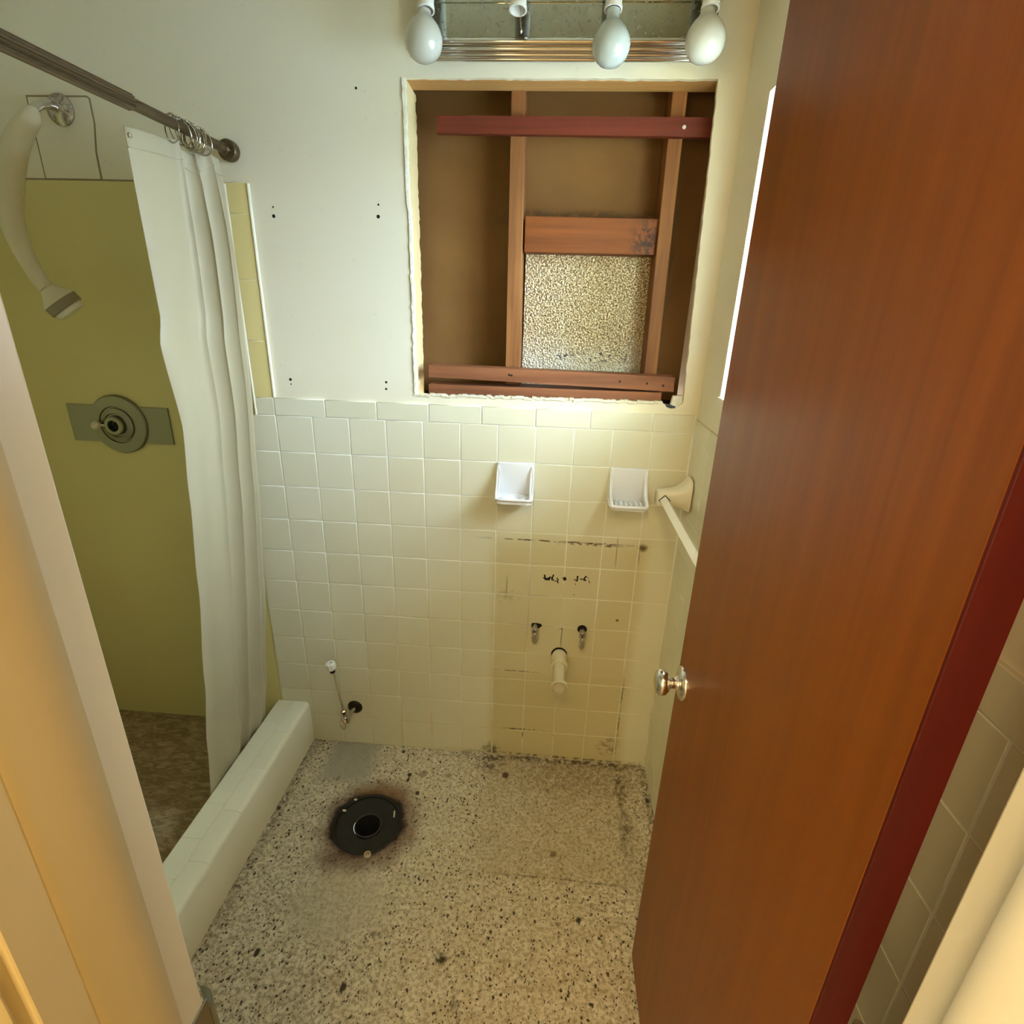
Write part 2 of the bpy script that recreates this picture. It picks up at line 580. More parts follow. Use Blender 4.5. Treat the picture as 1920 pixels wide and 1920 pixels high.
    dirt((0.26, -0.45, 0), (0.08, 0.04, 0.1), 0.5, 0.6, (18, 0.06), True, (0.12, 0.06, 0.035), False)
    hh = t.math('ADD', t.noise(p, 70, 5, 0.65), t.math('MULTIPLY', chipm, -0.6))
    nrm = t.bump(hh, 0.35, 0.003)
    return t.done(t.bsdf(col, 0.62, 0, nrm, 0.3))


def make_shower_floor_mat():
    t = NT('brown_shower_floor')
    p = t.pos()
    v = t.scale(t.n('ShaderNodeVectorRotate', p, rotation_type='Z_AXIS', Angle=None).outputs[0] if False else p, (26, 60, 26))
    n1 = t.noise(v, 1.0, 4, 0.6, 1.0)
    c = t.mix(t.ramp(n1, 0.35, 0.7), (0.26, 0.18, 0.095), (0.50, 0.37, 0.22))
    c = t.mix(t.math('MULTIPLY', t.blob(p, (-0.13, -0.57, 0.07), (0.05, 0.05, 0.05), 0.7, (18, 0.06), True), 0.6), c, (0.36, 0.36, 0.28))
    return t.done(t.bsdf(c, 0.6, 0, t.bump(n1, 0.3, 0.003), 0.3))


def make_foil_mat():
    """pebbled gilt sheet in the wall cavity: coarse glittering relief"""
    t = NT('pebbled_gilt_sheet')
    p = t.obj()
    vo = t.n('ShaderNodeTexVoronoi', feature='F1')
    t.set(vo, 'Vector', t.vmath('ADD', p, t.scale(t.noise(p, 160, 2, color=True), (0.004,) * 3)))
    t.set(vo, 'Scale', 190.0)
    h = vo.outputs['Distance']
    c = t.mix(t.ramp(t.noise(p, 210, 2, 0.6), 0.42, 0.6), (0.30, 0.19, 0.075), (0.92, 0.80, 0.52))
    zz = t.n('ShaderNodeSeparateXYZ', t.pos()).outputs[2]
    c = t.mix(t.ramp(t.math('ADD', zz, t.math('MULTIPLY', t.noise(p, 14, 3), 0.16)), 1.56, 1.40, 0.0, 0.6), c, (0.93, 0.90, 0.80))  # whiter towards the bottom: window light painted into the sheet
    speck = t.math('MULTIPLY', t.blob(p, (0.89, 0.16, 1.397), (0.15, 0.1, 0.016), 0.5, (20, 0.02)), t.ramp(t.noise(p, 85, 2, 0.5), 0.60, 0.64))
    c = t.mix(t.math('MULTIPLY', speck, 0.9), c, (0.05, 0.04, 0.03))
    nrm = t.bump(h, 0.9, 0.004)
    a = t.bsdf(c, 0.30, 0.25, nrm, 0.8)
    return t.done(a)


def make_backer_mat():
    t = NT('brown_backing_board')
    p = t.pos()
    c = t.mix(t.ramp(t.noise(p, 2.5, 4, 0.6), 0.3, 0.7), (0.185, 0.088, 0.024), (0.245, 0.122, 0.036))
    zz = t.n('ShaderNodeSeparateXYZ', p).outputs[2]
    dark_band = t.math('MULTIPLY', t.blob(p, (0.87, 0.1, 1.765), (0.19, 0.12, 0.014), 0.7, (30, 0.02)), t.ramp(t.noise(p, 60, 4, 0.7), 0.35, 0.6))  # darker band on the board just above the block
    c = t.mix(t.math('MULTIPLY', dark_band, 0.7), c, (0.05, 0.035, 0.02))
    return t.done(t.bsdf(c, 0.75, 0, t.bump(t.noise(p, 60, 3), 0.1, 0.002), 0.3))


def make_curtain_mat():
    t = NT('white_curtain_vinyl')
    p = t.obj()
    c = t.mix(t.noise(p, 5, 3), (0.61, 0.54, 0.355), (0.65, 0.58, 0.40))
    a = t.bsdf(c, 0.45, 0, t.bump(t.noise(p, 220, 2), 0.05, 0.0006), 0.4)
    b = t.n('ShaderNodeBsdfTranslucent', rgba((0.80, 0.73, 0.52))).outputs[0]
    mx = t.n('ShaderNodeMixShader', 0.42, a, b)
    return t.done(mx.outputs[0])


def make_door_mat():
    t = NT('stained_door_veneer')
    p = t.pos()
    v = t.scale(p, (10, 34, 1.2))
    g = t.noise(v, 1.0, 6, 0.62, 0.7)
    f = t.noise(t.scale(p, (300, 420, 9)), 1.0, 3, 0.6)
    big = t.noise(t.scale(p, (1, 5.5, 0.9)), 1.0, 3, 0.5)
    c = t.mix(t.ramp(g, 0.25, 0.75), (0.165, 0.040, 0.0022), (0.232, 0.061, 0.004))
    c = t.mix(t.math('MULTIPLY', t.ramp(big, 0.35, 0.7), 0.35), c, (0.25, 0.072, 0.0045))
    c = t.mix(t.math('MULTIPLY', t.ramp(f, 0.5, 0.75), 0.22), c, (0.13, 0.042, 0.008))
    # a few darker cathedral streaks near the hinge side
    st = t.ramp(t.noise(t.scale(p, (2, 16, 1.0)), 1.0, 2, 0.5, 0.8), 0.60, 0.68)
    c = t.mix(t.math('MULTIPLY', st, 0.35), c, (0.115, 0.037, 0.008))
    nrm = t.bump(t.math('ADD', t.math('MULTIPLY', f, 0.5), g), 0.06, 0.0012)
    return t.done(t.bsdf(c, 0.38, 0, nrm, 0.35, 0.0, 0.3, tint=(1.0, 0.72, 0.42)))


def make_trim_paint(name, c0, c1):
    t = NT(name)
    p = t.pos()
    c = t.mix(t.ramp(t.noise(t.scale(p, (9, 9, 1.2)), 1.0, 4, 0.6), 0.3, 0.7), c0, c1)
    dents = t.ramp(t.noise(p, 26, 3, 0.6), 0.74, 0.78)
    c = t.mix(t.math('MULTIPLY', dents, 0.5), c, tuple(v * 0.45 for v in c0))
    return t.done(t.bsdf(c, 0.34, 0, t.bump(t.noise(t.scale(p, (60, 60, 6)), 1.0, 3), 0.12, 0.001), 0.45))


def make_shower_panel():
    t = NT('olive_shower_panel')
    p = t.pos()
    c = t.mix(t.ramp(t.noise(p, 1.8, 3, 0.5), 0.3, 0.7), (0.68, 0.58, 0.24), (0.74, 0.64, 0.28))
    return t.done(t.bsdf(c, 0.38, 0, t.bump(t.noise(p, 20, 3), 0.05, 0.002), 0.35))


def make_chrome(name, c=(0.62, 0.60, 0.56), rough=0.12, spots=0.0):
    t = NT(name)
    p = t.obj()
    r = rough
    col = c
    if spots:
        m = t.ramp(t.noise(p, 90, 4, 0.7), 0.5, 0.65)
        col = t.mix(t.math('MULTIPLY', m, spots), c, (0.10, 0.08, 0.05))
        r = t.math('ADD', t.math('MULTIPLY', m, 0.35), rough)
    return t.done(t.bsdf(col, r, 1.0))


def make_glass():
    t = NT('window_glass')
    tr = t.n('ShaderNodeBsdfTransparent', rgba((0.93, 0.97, 0.97))).outputs[0]
    gl = t.n('ShaderNodeBsdfGlossy', rgba((1, 1, 1)), 0.03).outputs[0]
    mx = t.n('ShaderNodeMixShader', 0.06, tr, gl)
    return t.done(mx.outputs[0])


def make_bulb_mat(name, c, rough):
    t = NT(name)
    a = t.bsdf(c, rough, 0, None, 0.5, 0.6, 0.04)
    b = t.n('ShaderNodeBsdfTranslucent', rgba(c)).outputs[0]
    mx = t.n('ShaderNodeMixShader', 0.25, a, b)
    return t.done(mx.outputs[0])


TILE = make_tile_mat()
TILE_TRIM = make_tile_mat('yellowed_trim_tile', (0.80, 0.66, 0.28), (0.84, 0.71, 0.33), False)
TILE_CURB = make_tile_mat('pale_curb_tile', (0.87, 0.825, 0.62), (0.90, 0.855, 0.67), False)
TILE_PLAIN = make_tile_mat('plain_wall_tile', stains=False)
GROUT = make_grout_mat((0.88, 0.88, 0.78), (0.66, 0.57, 0.33))
PAINT = make_paint_mat()
PLASTER = make_plaster_mat()
FLOOR = make_floor_mat()
SHFLOOR = make_shower_floor_mat()
FOIL = make_foil_mat()
BACKER = make_backer_mat()
CURT = make_curtain_mat()
DOOR = make_door_mat()
DOOR_EDGE = make_wood('red_stained_edge', (0.062, 0.0050, 0.003), (0.088, 0.0075, 0.0042), 2, 0.5, 1.0, 0, 0.0, 0.2)
JAMB = make_trim_paint('jamb_paint_warm_dim', (0.46, 0.355, 0.17), (0.51, 0.395, 0.205))  # jamb paint with the dim warm light painted into the colour
JAMB_W = make_trim_paint('jamb_paint_bright_lit', (0.84, 0.79, 0.67), (0.88, 0.84, 0.74))  # same jamb paint, brighter copy for the well-lit right side
JAMB_O = make_trim_paint('jamb_paint_warm_lit', (0.60, 0.465, 0.225), (0.65, 0.51, 0.265))  # same jamb paint, warm hall light painted into the tan
JAMB_L = make_trim_paint('jamb_paint_cool_lit', (0.64, 0.555, 0.36), (0.68, 0.60, 0.41))  # same jamb paint, pale window light painted into the colour
PANEL = make_shower_panel()
CHROME = make_chrome('chrome', (0.66, 0.64, 0.60), 0.10)
OLDCHROME = make_chrome('pitted_chrome', (0.55, 0.52, 0.48), 0.20, 0.6)
DULLROD = make_chrome('dull_rod_metal', (0.165, 0.125, 0.075), 0.36)
NICKEL = make_chrome('brushed_nickel', (0.76, 0.73, 0.68), 0.20)
GREYPLATE = make_chrome('grey_satin_plate', (0.30, 0.295, 0.215), 0.42)
MIRROR = make_chrome('mirror_chrome', (0.50, 0.53, 0.45), 0.04, 0.25)
BLACK = simple('black_void', (0.008, 0.007, 0.006), 0.9)
TAR = simple('black_tarry_iron', (0.014, 0.013, 0.013), 0.55, 0, (60, 0.5, 0.004), 0.4)
IRON = simple('dark_iron_lip', (0.045, 0.042, 0.042), 0.4, 0.3, (80, 0.3, 0.002))
CERAMIC = simple('white_ceramic', (0.80, 0.81, 0.84), 0.16, 0, (10, 0.05, 0.002), 0.5)
CERAMIC_C = simple('cream_ceramic', (0.80, 0.745, 0.58), 0.2, 0, (10, 0.05, 0.002), 0.5)
WHITEP = simple('white_plastic', (0.82, 0.79, 0.70), 0.35)
CREAMP = simple('cream_shower_plastic', (0.72, 0.64, 0.44), 0.4, 0, None, 0.4)
GREYP = simple('grey_rubber_band', (0.30, 0.255, 0.17), 0.55)
PVC = simple('off_white_pipe', (0.72, 0.645, 0.44), 0.45, 0, (30, 0.15, 0.002), 0.4, 0, 0.08)
HDRWOOD = make_wood('pale_pine_header', (0.50, 0.25, 0.07), (0.66, 0.38, 0.14), 0, 0.6, 1.0, 0)
STUDWOOD = make_wood('fir_stud', (0.155, 0.05, 0.011), (0.39, 0.165, 0.046), 2, 0.65, 1.0, 0.75)
RAILWOOD = make_wood('red_fir_rail', (0.08, 0.011, 0.0035), (0.20, 0.030, 0.008), 0, 0.6, 1.0, 0.5)
LOWWOOD = make_wood('fir_plate', (0.14, 0.042, 0.014), (0.36, 0.135, 0.055), 0, 0.6, 1.0, 0.8)
BLKWOOD = make_wood('orange_fir_block', (0.135, 0.032, 0.004), (0.29, 0.082, 0.010), 0, 0.6, 1.0, 0.7, mold=((1.035, 0.08, 1.70), (0.035, 0.1, 0.05)))
GLASS = make_glass()
INK = simple('black_ink', (0.010, 0.004, 0.006), 0.7)
DARKGAP = simple('shadow_gap', (0.30, 0.235, 0.12), 0.9)

# ------------------------------------------------------------------ room shell
X_L, X_R, Y_F = -0.95, 1.213, -1.242
CEIL = 2.44

# floor with the flange hole
hole = [(0.300 + 0.104 * math.cos(a) * (1 + 0.03 * math.sin(5 * a)), -0.324 + 0.104 * math.sin(a) * (1 + 0.04 * math.cos(3 * a))) for a in [2 * PI * i / 48 for i in range(48)]]
b = B()
b.plate([(-0.14, -1.36), (1.36, -1.36), (1.36, 0.02), (-0.14, 0.02)], [hole], 0.0, -0.03, 'z')
floor = b.build('floor', FLOOR, kind='structure')

b = B()
b.box(X_L - 0.12, -0.10, -1.36, 0.02, -0.03, 0.066)
shf = b.build('floor_shower', SHFLOOR, kind='structure')

b = B()
b.box(-1.2, 2.2, -2.9, -1.36, -0.03, 0.0)
b.build('floor_hall', simple('hall_floor', (0.42, 0.33, 0.22), 0.6), kind='structure')

b = B()
b.box(-1.2, 2.2, -2.9, 0.2, CEIL, CEIL + 0.05)
ceiling = b.build('ceiling', PAINT, kind='structure')

# back wall: plaster sheet with the torn-out cabinet hole
rnd = random.Random(3)


def jag(p0, p1, n, amp, inward):
    out = []
    for i in range(n):
        t = i / n
        j = rnd.uniform(-1, 1) * amp
        out.append((p0[0] + (p1[0] - p0[0]) * t + inward[0] * j, p0[1] + (p1[1] - p0[1]) * t + inward[1] * j))
    return out


hl_, hr0, hr1, hb, ht = 0.419, 1.146, 1.168, 1.289, 2.029
hole_loop = (jag((hl_, ht), (hl_, hb), 60, 0.0022, (1, 0)) + jag((hl_, hb), (1.118, 1.295), 60, 0.0028, (0, 1))
             + [(1.119, 1.289), (1.126, 1.280), (1.138, 1.276), (1.150, 1.277), (1.158, 1.286), (1.166, 1.292)]
             + jag((hr1, 1.297), (hr0, ht), 50, 0.0012, (1, 0)) + jag((hr0, ht), (hl_, ht), 50, 0.0012, (0, 1)))
b = B()
b.plate([(X_L - 0.12, -0.03), (1.36, -0.03), (1.36, CEIL), (X_L - 0.12, CEIL)], [hole_loop], 0.003, 0.016, 'y')
back = b.build('wall_back', PAINT, kind='structure')

# curled rim of broken plaster left standing along the hole
b = B()
rim = []
for i in range(70):
    z = hb + (ht - hb) * i / 69
    rim.append((hl_ - 0.004 - 0.003 * rnd.random() + (0.004 if z < 1.76 else 0.0), z))
for i in range(len(rim) - 1):
    (xa, za), (xb, zb) = rim[i], rim[i + 1]
    dp = 0.002 + 0.002 * rnd.random()
    b.rings([[(xa - 0.004, 0.004, za), (xa - 0.001, 0.003 - dp, za), (xa + 0.0045, 0.003 - dp * 0.7, za), (xa + 0.006, 0.012, za)],
             [(xb - 0.004, 0.004, zb), (xb - 0.001, 0.003 - dp, zb), (xb + 0.0045, 0.003 - dp * 0.7, zb), (xb + 0.006, 0.012, zb)]])
b.build('plaster_rim', PLASTER, back)
b = B()
for i in range(60):
    xa = hl_ - 0.006 + (1.118 - hl_) * i / 60
    xb = hl_ - 0.006 + (1.118 - hl_) * (i + 1) / 60
    za = hb - 0.003 + 0.006 * i / 60 + rnd.uniform(-0.002, 0.003)
    dp = 0.0015 + 0.002 * rnd.random()
    b.rings([[(xa, 0.004, za - 0.005), (xa, 0.003 - dp, za - 0.002), (xa, 0.003 - dp, za + 0.003), (xa, 0.012, za + 0.004)],
             [(xb, 0.004, za - 0.005), (xb, 0.003 - dp, za - 0.002), (xb, 0.003 - dp, za + 0.003), (xb, 0.012, za + 0.004)]])
b.build('plaster_rim', PLASTER, back)
# loose chip of plaster at the lower right corner of the hole
b = B()
b.plate([(1.136, 1.288), (1.150, 1.284), (1.166, 1.296), (1.164, 1.314), (1.140, 1.312)], [], 0.004, 0.02, 'y')
b.build('plaster_chip', PLASTER, back)

# framing inside the hole
b = B(); b.box(0.36, 1.22, 0.016, 0.085, 2.029, 2.067, 0.002); b.build('header', HDRWOOD, back)
b = B()
lp = []
zz_ = 1.27
while zz_ < 2.03:
    lp.append((0.112 + rnd.uniform(-0.004, 0.004) - (0.006 if rnd.random() < 0.25 else 0), zz_))
    zz_ += 0.009
b.plate([(0.0162, 1.27)] + lp + [(0.0162, 2.03)], [], 0.380, 0.419, 'x')
b.build('side_board', simple('yellow_pine_side', (0.78, 0.60, 0.30), 0.8, 0, (120, 0.5, 0.003)), back)
b = B(); b.box(1.170, 1.21, 0.016, 0.10, 1.25, 2.03, 0.002)
b.build('side_board', simple('pinkish_side_board', (0.72, 0.55, 0.40), 0.7), back)
b = B(); b.box(0.36, 1.22, 0.175, 0.185, 1.2, 2.12); b.build('backing_board', BACKER, back)
b = B(); b.box(0.36, 1.22, 0.016, 0.175, 2.10, 2.12); b.build('cavity_top', BACKER, back)
b = B(); b.box(0.36, 0.375, 0.016, 0.175, 1.2, 2.12); b.build('cavity_side', BACKER, back)
b = B(); b.box(1.213, 1.225, 0.016, 0.175, 1.2, 2.12); b.build('cavity_side', BACKER, back)


def skew_stud(x0t, x1t, x0b, x1b, y0, y1, zb, zt):
    bb = B()
    bb.rings([[(x0b, y0, zb), (x1b, y0, zb), (x1b, y1, zb), (x0b, y1, zb)], [(x0t, y0, zt), (x1t, y0, zt), (x1t, y1, zt), (x0t, y1, zt)]])
    bmesh.ops.bevel(bb.bm, geom=bb.bm.edges[:], offset=0.0015, segments=1, affect='EDGES')
    return bb


skew_stud(0.665, 0.700, 0.667, 0.710, 0.08, 0.174, 1.24, 2.09).build('stud', STUDWOOD, back)
skew_stud(1.058, 1.094, 1.067, 1.102, 0.08, 0.174, 1.24, 2.09).build('stud', STUDWOOD, back)
b = B(); b.box(0.709, 1.062, 0.095, 0.174, 1.670, 1.757, 0.002); b.build('block', BLKWOOD, back)
b = B()
b.rings([[(0.481, 0.060, 1.933), (0.481, 0.079, 1.933), (0.481, 0.079, 1.970), (0.481, 0.060, 1.970)],
         [(1.169, 0.060, 1.931), (1.169, 0.079, 1.931), (1.169, 0.079, 1.972), (1.169, 0.060, 1.972)]])
b.build('rail', RAILWOOD, back)
b = B()
b.rings([[(0.454, 0.022, 1.336), (0.454, 0.079, 1.336), (0.454, 0.079, 1.369), (0.454, 0.022, 1.369)],
         [(1.142, 0.022, 1.321), (1.142, 0.079, 1.321), (1.142, 0.079, 1.361), (1.142, 0.022, 1.361)]])
b.build('rail', LOWWOOD, back)
b = B(); b.rings([[(0.454, 0.018, 1.27), (0.454, 0.10, 1.27), (0.454, 0.10, 1.316), (0.454, 0.018, 1.316)],
                  [(1.110, 0.018, 1.27), (1.110, 0.10, 1.27), (1.110, 0.10, 1.318), (1.110, 0.018, 1.318)]])
b.build('sill_plate', LOWWOOD, back)
b = B(); b.box(0.40, 1.22, 0.10, 0.174, 1.20, 1.275); b.build('cavity_floor', BLACK, back)
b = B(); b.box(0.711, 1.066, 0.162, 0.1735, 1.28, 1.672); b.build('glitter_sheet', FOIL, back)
# nail heads and holes
b = B(); b.lathe([(0.0045, 0), (0.0045, 0.002), (0.002, 0.003)], (1.092, 0.060, 1.951), (0, -1, 0), 10); b.build('nail', WHITEP, back)
for (x, z) in ((0.683, 1.350), (0.690, 1.349), (0.992, 1.344), (1.067, 1.341), (1.112, 1.337)):
    b = B(); b.lathe([(0.0032, 0), (0.0032, 0.0006)], (x, 0.0218, z), (0, -1, 0), 8); b.build('nail_hole', BLACK, back)
for (x, z, r) in ((0.299, 2.008, 0.003), (0.061, 1.753, 0.0022), (0.060, 1.732, 0.0046), (0.339, 1.763, 0.0026), (0.337, 1.736, 0.0046),
                  (0.055, 1.316, 0.0042), (0.335, 1.319, 0.0036), (0.334, 1.300, 0.0034), (0.0555, 1.303, 0.002)):
    b = B()
    b.lathe([(r, 0.0), (r * 0.8, 0.0005), (r * 0.3, 0.0006)], (x, 0.003, z), (0, -1, 0), 10)
    b.build('screw_hole', BLACK, back)

# tiling
GT = 0.1095
TT = 0.1078


def tile_mesh(name, wx, hz, th=0.0062, bev=0.0013, mat=None):
    m = bmesh.new()
    rings = []
    for ins, y in ((0.0, th), (0.0, bev), (bev * 0.3, bev * 0.3), (bev, 0.0)):
        a, c = wx / 2 - ins, hz / 2 - ins
        rings.append([m.verts.new(v) for v in ((-a, y, -c), (a, y, -c), (a, y, c), (-a, y, c))])
    for p, q in zip(rings, rings[1:]):
        for i in range(4):
            j = (i + 1) % 4
            f = m.faces.new((p[i], p[j], q[j], q[i]))
            f.smooth = True
    m.faces.new(rings[-1])
    bmesh.ops.recalc_face_normals(m, faces=m.faces)
    me = bpy.data.meshes.new(name)
    m.to_mesh(me)
    m.free()
    me.materials.append(mat or TILE)
    return me


TM = {}
trnd = random.Random(11)


def put_tile(parent, wx, hz, x, y, z, rotz=0.0, th=0.0062, mat=None):
    key = (round(wx, 4), round(hz, 4), th, mat.name if mat else '')
    if key not in TM:
        TM[key] = tile_mesh('tile', wx, hz, th, mat=mat)
    o = bpy.data.objects.new('tile', TM[key])
    o.location = (x, y, z)
    o.rotation_euler = (trnd.uniform(-1, 1) * 0.004, trnd.uniform(-1, 1) * 0.002, rotz + trnd.uniform(-1, 1) * 0.004)
    o.parent = parent
    COL.objects.link(o)
    return o


HOLDERS = {(6, 1), (9, 1)}
right_edge = 1.205
cols = [(c * GT, (c + 1) * GT) for c in range(0, 11)] + [(-GT, 0.0)] + [(11 * GT, right_edge)]
for r in range(11):
    z1 = FZ - r * GT
    z0 = FZ - (r + 1) * GT if r < 10 else 0.001
    for (x0, x1) in cols:
        c = round(x0 / GT)
        if (c, r) in HOLDERS:
            continue
        if x1 - x0 < 0.004:
            continue
        put_tile(back, x1 - x0 - 0.0028, z1 - z0 - 0.0028, (x0 + x1) / 2, -0.003, (z0 + z1) / 2)
# cap course: longer 6 inch pieces
capx = [0.0, 0.152, 0.304, 0.456, 0.609, 0.763, 0.917, 1.09, right_edge]
for a, c in zip(capx, capx[1:]):
    put_tile(back, c - a - 0.0028, 0.051 - 0.0014, (a + c) / 2, -0.004, FZ + 0.0255, 0, 0.0085)
# trim strip rising beside the shower
zs = [FZ, 1.262, 1.420, 1.577, 1.735, 1.806]
for a, c in zip(zs, zs[1:]):
    put_tile(back, 0.0535, c - a - 0.0012, -0.0275, -0.004, (a + c) / 2, 0, 0.0085, TILE_TRIM if a >= FZ + 0.04 else None)
b = B(); b.box(-0.1105, right_edge + 0.004, -0.0021, 0.0035, 0.0, FZ); b.build('grout', GROUT, back)
b = B(); b.box(0.0, right_edge + 0.004, -0.0026, 0.0035, FZ, FZ + 0.050); b.build('grout', GROUT, back)
b = B(); b.box(-0.056, 0.0, -0.0022, 0.0035, FZ, 1.805); b.build('grout', GROUT, back)
# white bullnose edge of the trim strip
b = B(); b.tube([(0.0035, -0.002, FZ + 0.052), (0.0035, -0.002, 1.804)], 0.0045, 8); b.build('bullnose_edge', CERAMIC_C, back)
b = B(); b.tube([(-0.058, -0.0025, FZ), (-0.058, -0.0025, 1.803)], 0.004, 8); b.build('edge_bead', CERAMIC_C, back)
# smooth olive shower panel and the patch cut round the shower arm
b = B(); b.plate([(X_L, 0.02), (-0.112, 0.02), (-0.112, FZ), (-0.061, FZ), (-0.061, 1.804), (X_L, 1.804)], [], -0.001, 0.0035, 'y'); b.build('shower_panel', PANEL, back)
b = B(); b.box(X_L, -0.061, -0.0005, 0.0033, 1.8035, 1.808); b.build('caulk_line', DARKGAP, back)
b = B()
b.plate([(-0.546, 1.808), (-0.388, 1.808), (-0.3875, 1.87), (-0.3765, 1.93), (-0.3765, 1.984), (-0.385, 1.989), (-0.545, 1.989)], [], 0.0022, 0.0035, 'y')
b.build('patch_gap', DARKGAP, back)
b = B()
b.plate([(-0.542, 1.809), (-0.393, 1.809), (-0.3925, 1.868), (-0.3810, 1.932), (-0.3810, 1.982), (-0.386, 1.985), (-0.541, 1.985)], [], 0.0014, 0.0035, 'y')
b.build('patch_panel', PAINT, back)
# scribbled ink on the tiles
strokes = [[(0.8138, 0.7419), (0.8158, 0.7269), (0.8282, 0.7263), (0.8301, 0.7361)], [(0.8106, 0.732), (0.8181, 0.7298), (0.8303, 0.7313)], [(0.8413, 0.7438), (0.8387, 0.7353), (0.8373, 0.727), (0.8429, 0.726)], [(0.8302, 0.7334), (0.84, 0.734)], [(0.8523, 0.7335), (0.8568, 0.7297), (0.8556, 0.7199), (0.8582, 0.7166)], [(0.8468, 0.7228), (0.8553, 0.724)], [(0.8725, 0.7335), (0.8778, 0.7366), (0.8806, 0.7313), (0.8759, 0.7282)], [(0.9069, 0.7317), (0.9125, 0.7307)], [(0.917, 0.7448), (0.9168, 0.7297), (0.9139, 0.7281)], [(0.9262, 0.7351), (0.9365, 0.7358)], [(0.9442, 0.746), (0.9398, 0.7409), (0.938, 0.7325), (0.9441, 0.7316)], [(0.9489, 0.7401), (0.9526, 0.7404)], [(0.9539, 0.7309), (0.9557, 0.7234)], [(0.9115, 0.7182), (0.913, 0.7142)], [(0.9099, 0.679), (0.9113, 0.6763)]]
wid = [0.0028, 0.0024, 0.0026, 0.0022, 0.0018, 0.0014, 0.0030, 0.0016, 0.0026, 0.0018, 0.0026, 0.0011, 0.0014, 0.0011, 0.0012]
b = B()
for st, wd in zip(strokes, wid):
    for (p, q) in zip(st, st[1:]):
        d = Vector((q[0] - p[0], 0, q[1] - p[1]))
        L = d.length
        d.normalize()
        nn = Vector((-d.z, 0, d.x)) * (wd * 1.0)
        P, Q = Vector((p[0], -0.0036, p[1])) - d * wd * 0.5, Vector((q[0], -0.0036, q[1])) + d * wd * 0.5
        yy = Vector((0, 0.0005, 0))
        b.rings([[P + nn, P - nn, P - nn + yy, P + nn + yy], [Q + nn * 0.8, Q - nn * 0.8, Q - nn * 0.8 + yy, Q + nn * 0.8 + yy]])
b.build('ink_scribble', INK, back, label='black handwritten scribble, illegible')

# right wall with the window opening
b = B()
b.plate([(-1.36, -0.03), (0.02, -0.03), (0.02, CEIL), (-1.36, CEIL)], [[(WY0, WZ0), (WY1, WZ0), (WY1, WZ1), (WY0, WZ1)]], X_R, X_R + 0.13, 'x')
wr = b.build('wall_right', PAINT, kind='structure')
b = B(); b.box(1.2083, X_R + 0.001, -1.243, 0.0, 0.0, FZ - 0.001); b.build('grout', GROUT, wr)
ycol = [-0.004] + [-0.050 - k * GT for k in range(11)]
ycol.append(-1.238)
for r in range(11):
    z1 = FZ - 0.012 - r * 0.1095
    z0 = z1 - 0.1095 if r < 10 else 0.001
    for a, c in zip(ycol, ycol[1:]):
        put_tile(wr, a - c - 0.0028, z1 - z0 - 0.0028, 1.2075, (a + c) / 2, (z0 + z1) / 2, -PI / 2, mat=TILE_PLAIN)
put_tile(wr, -1.145 + 1.242 - 0.002, GT - 0.002, 1.2075, -1.194, 0.6, -PI / 2) if False else None
yc = [-0.004, -0.155, -0.307, -0.459, -0.611, -0.763, -0.915, -1.067, -1.219]
for a, c in zip(yc, yc[1:]):
    put_tile(wr, a - c - 0.0028, 0.051, 1.2068, (a + c) / 2, FZ + 0.0145, -PI / 2, 0.0085, TILE_PLAIN)

# shower side wall and the front wall with the doorway
b = B(); b.box(X_L - 0.12, X_L, -1.36, 0.003, -0.03, CEIL); wl = b.build('wall_left', PAINT, kind='structure')
b = B(); b.box(X_L - 0.001, X_L + 0.004, -1.24, 0.0, 0.02, 1.804); b.build('shower_panel', PANEL, wl)
JX0, JX1, Y_O = 0.505, 1.121, -1.354
b = B()
b.box(X_L - 0.12, JX0 - 0.018, Y_O + 0.002, Y_F, 0.0, CEIL)
b.box(JX1 + 0.018, X_R + 0.12, Y_O + 0.002, Y_F, 0.0, CEIL)
b.box(JX0 - 0.018, JX1 + 0.018, Y_O + 0.002, Y_F, 2.055, CEIL)
wf = b.build('wall_front', PAINT, kind='structure')
# hall shell behind the camera
b = B(); b.box(-1.2, 2.2, -3.02, -2.9, -0.03, CEIL); b.build('wall_hall', PAINT, kind='structure')
b = B(); b.box(-1.32, -1.2, -2.9, -1.36, -0.03, CEIL); b.build('wall_hall', PAINT, kind='structure')
b = B(); b.box(2.2, 2.32, -2.9, -1.36, -0.03, CEIL); b.build('wall_hall', PAINT, kind='structure')
b = B(); b.box(1.343, 2.2, -1.40, -1.35, -0.03, CEIL); b.build('wall_hall', PAINT, kind='structure')

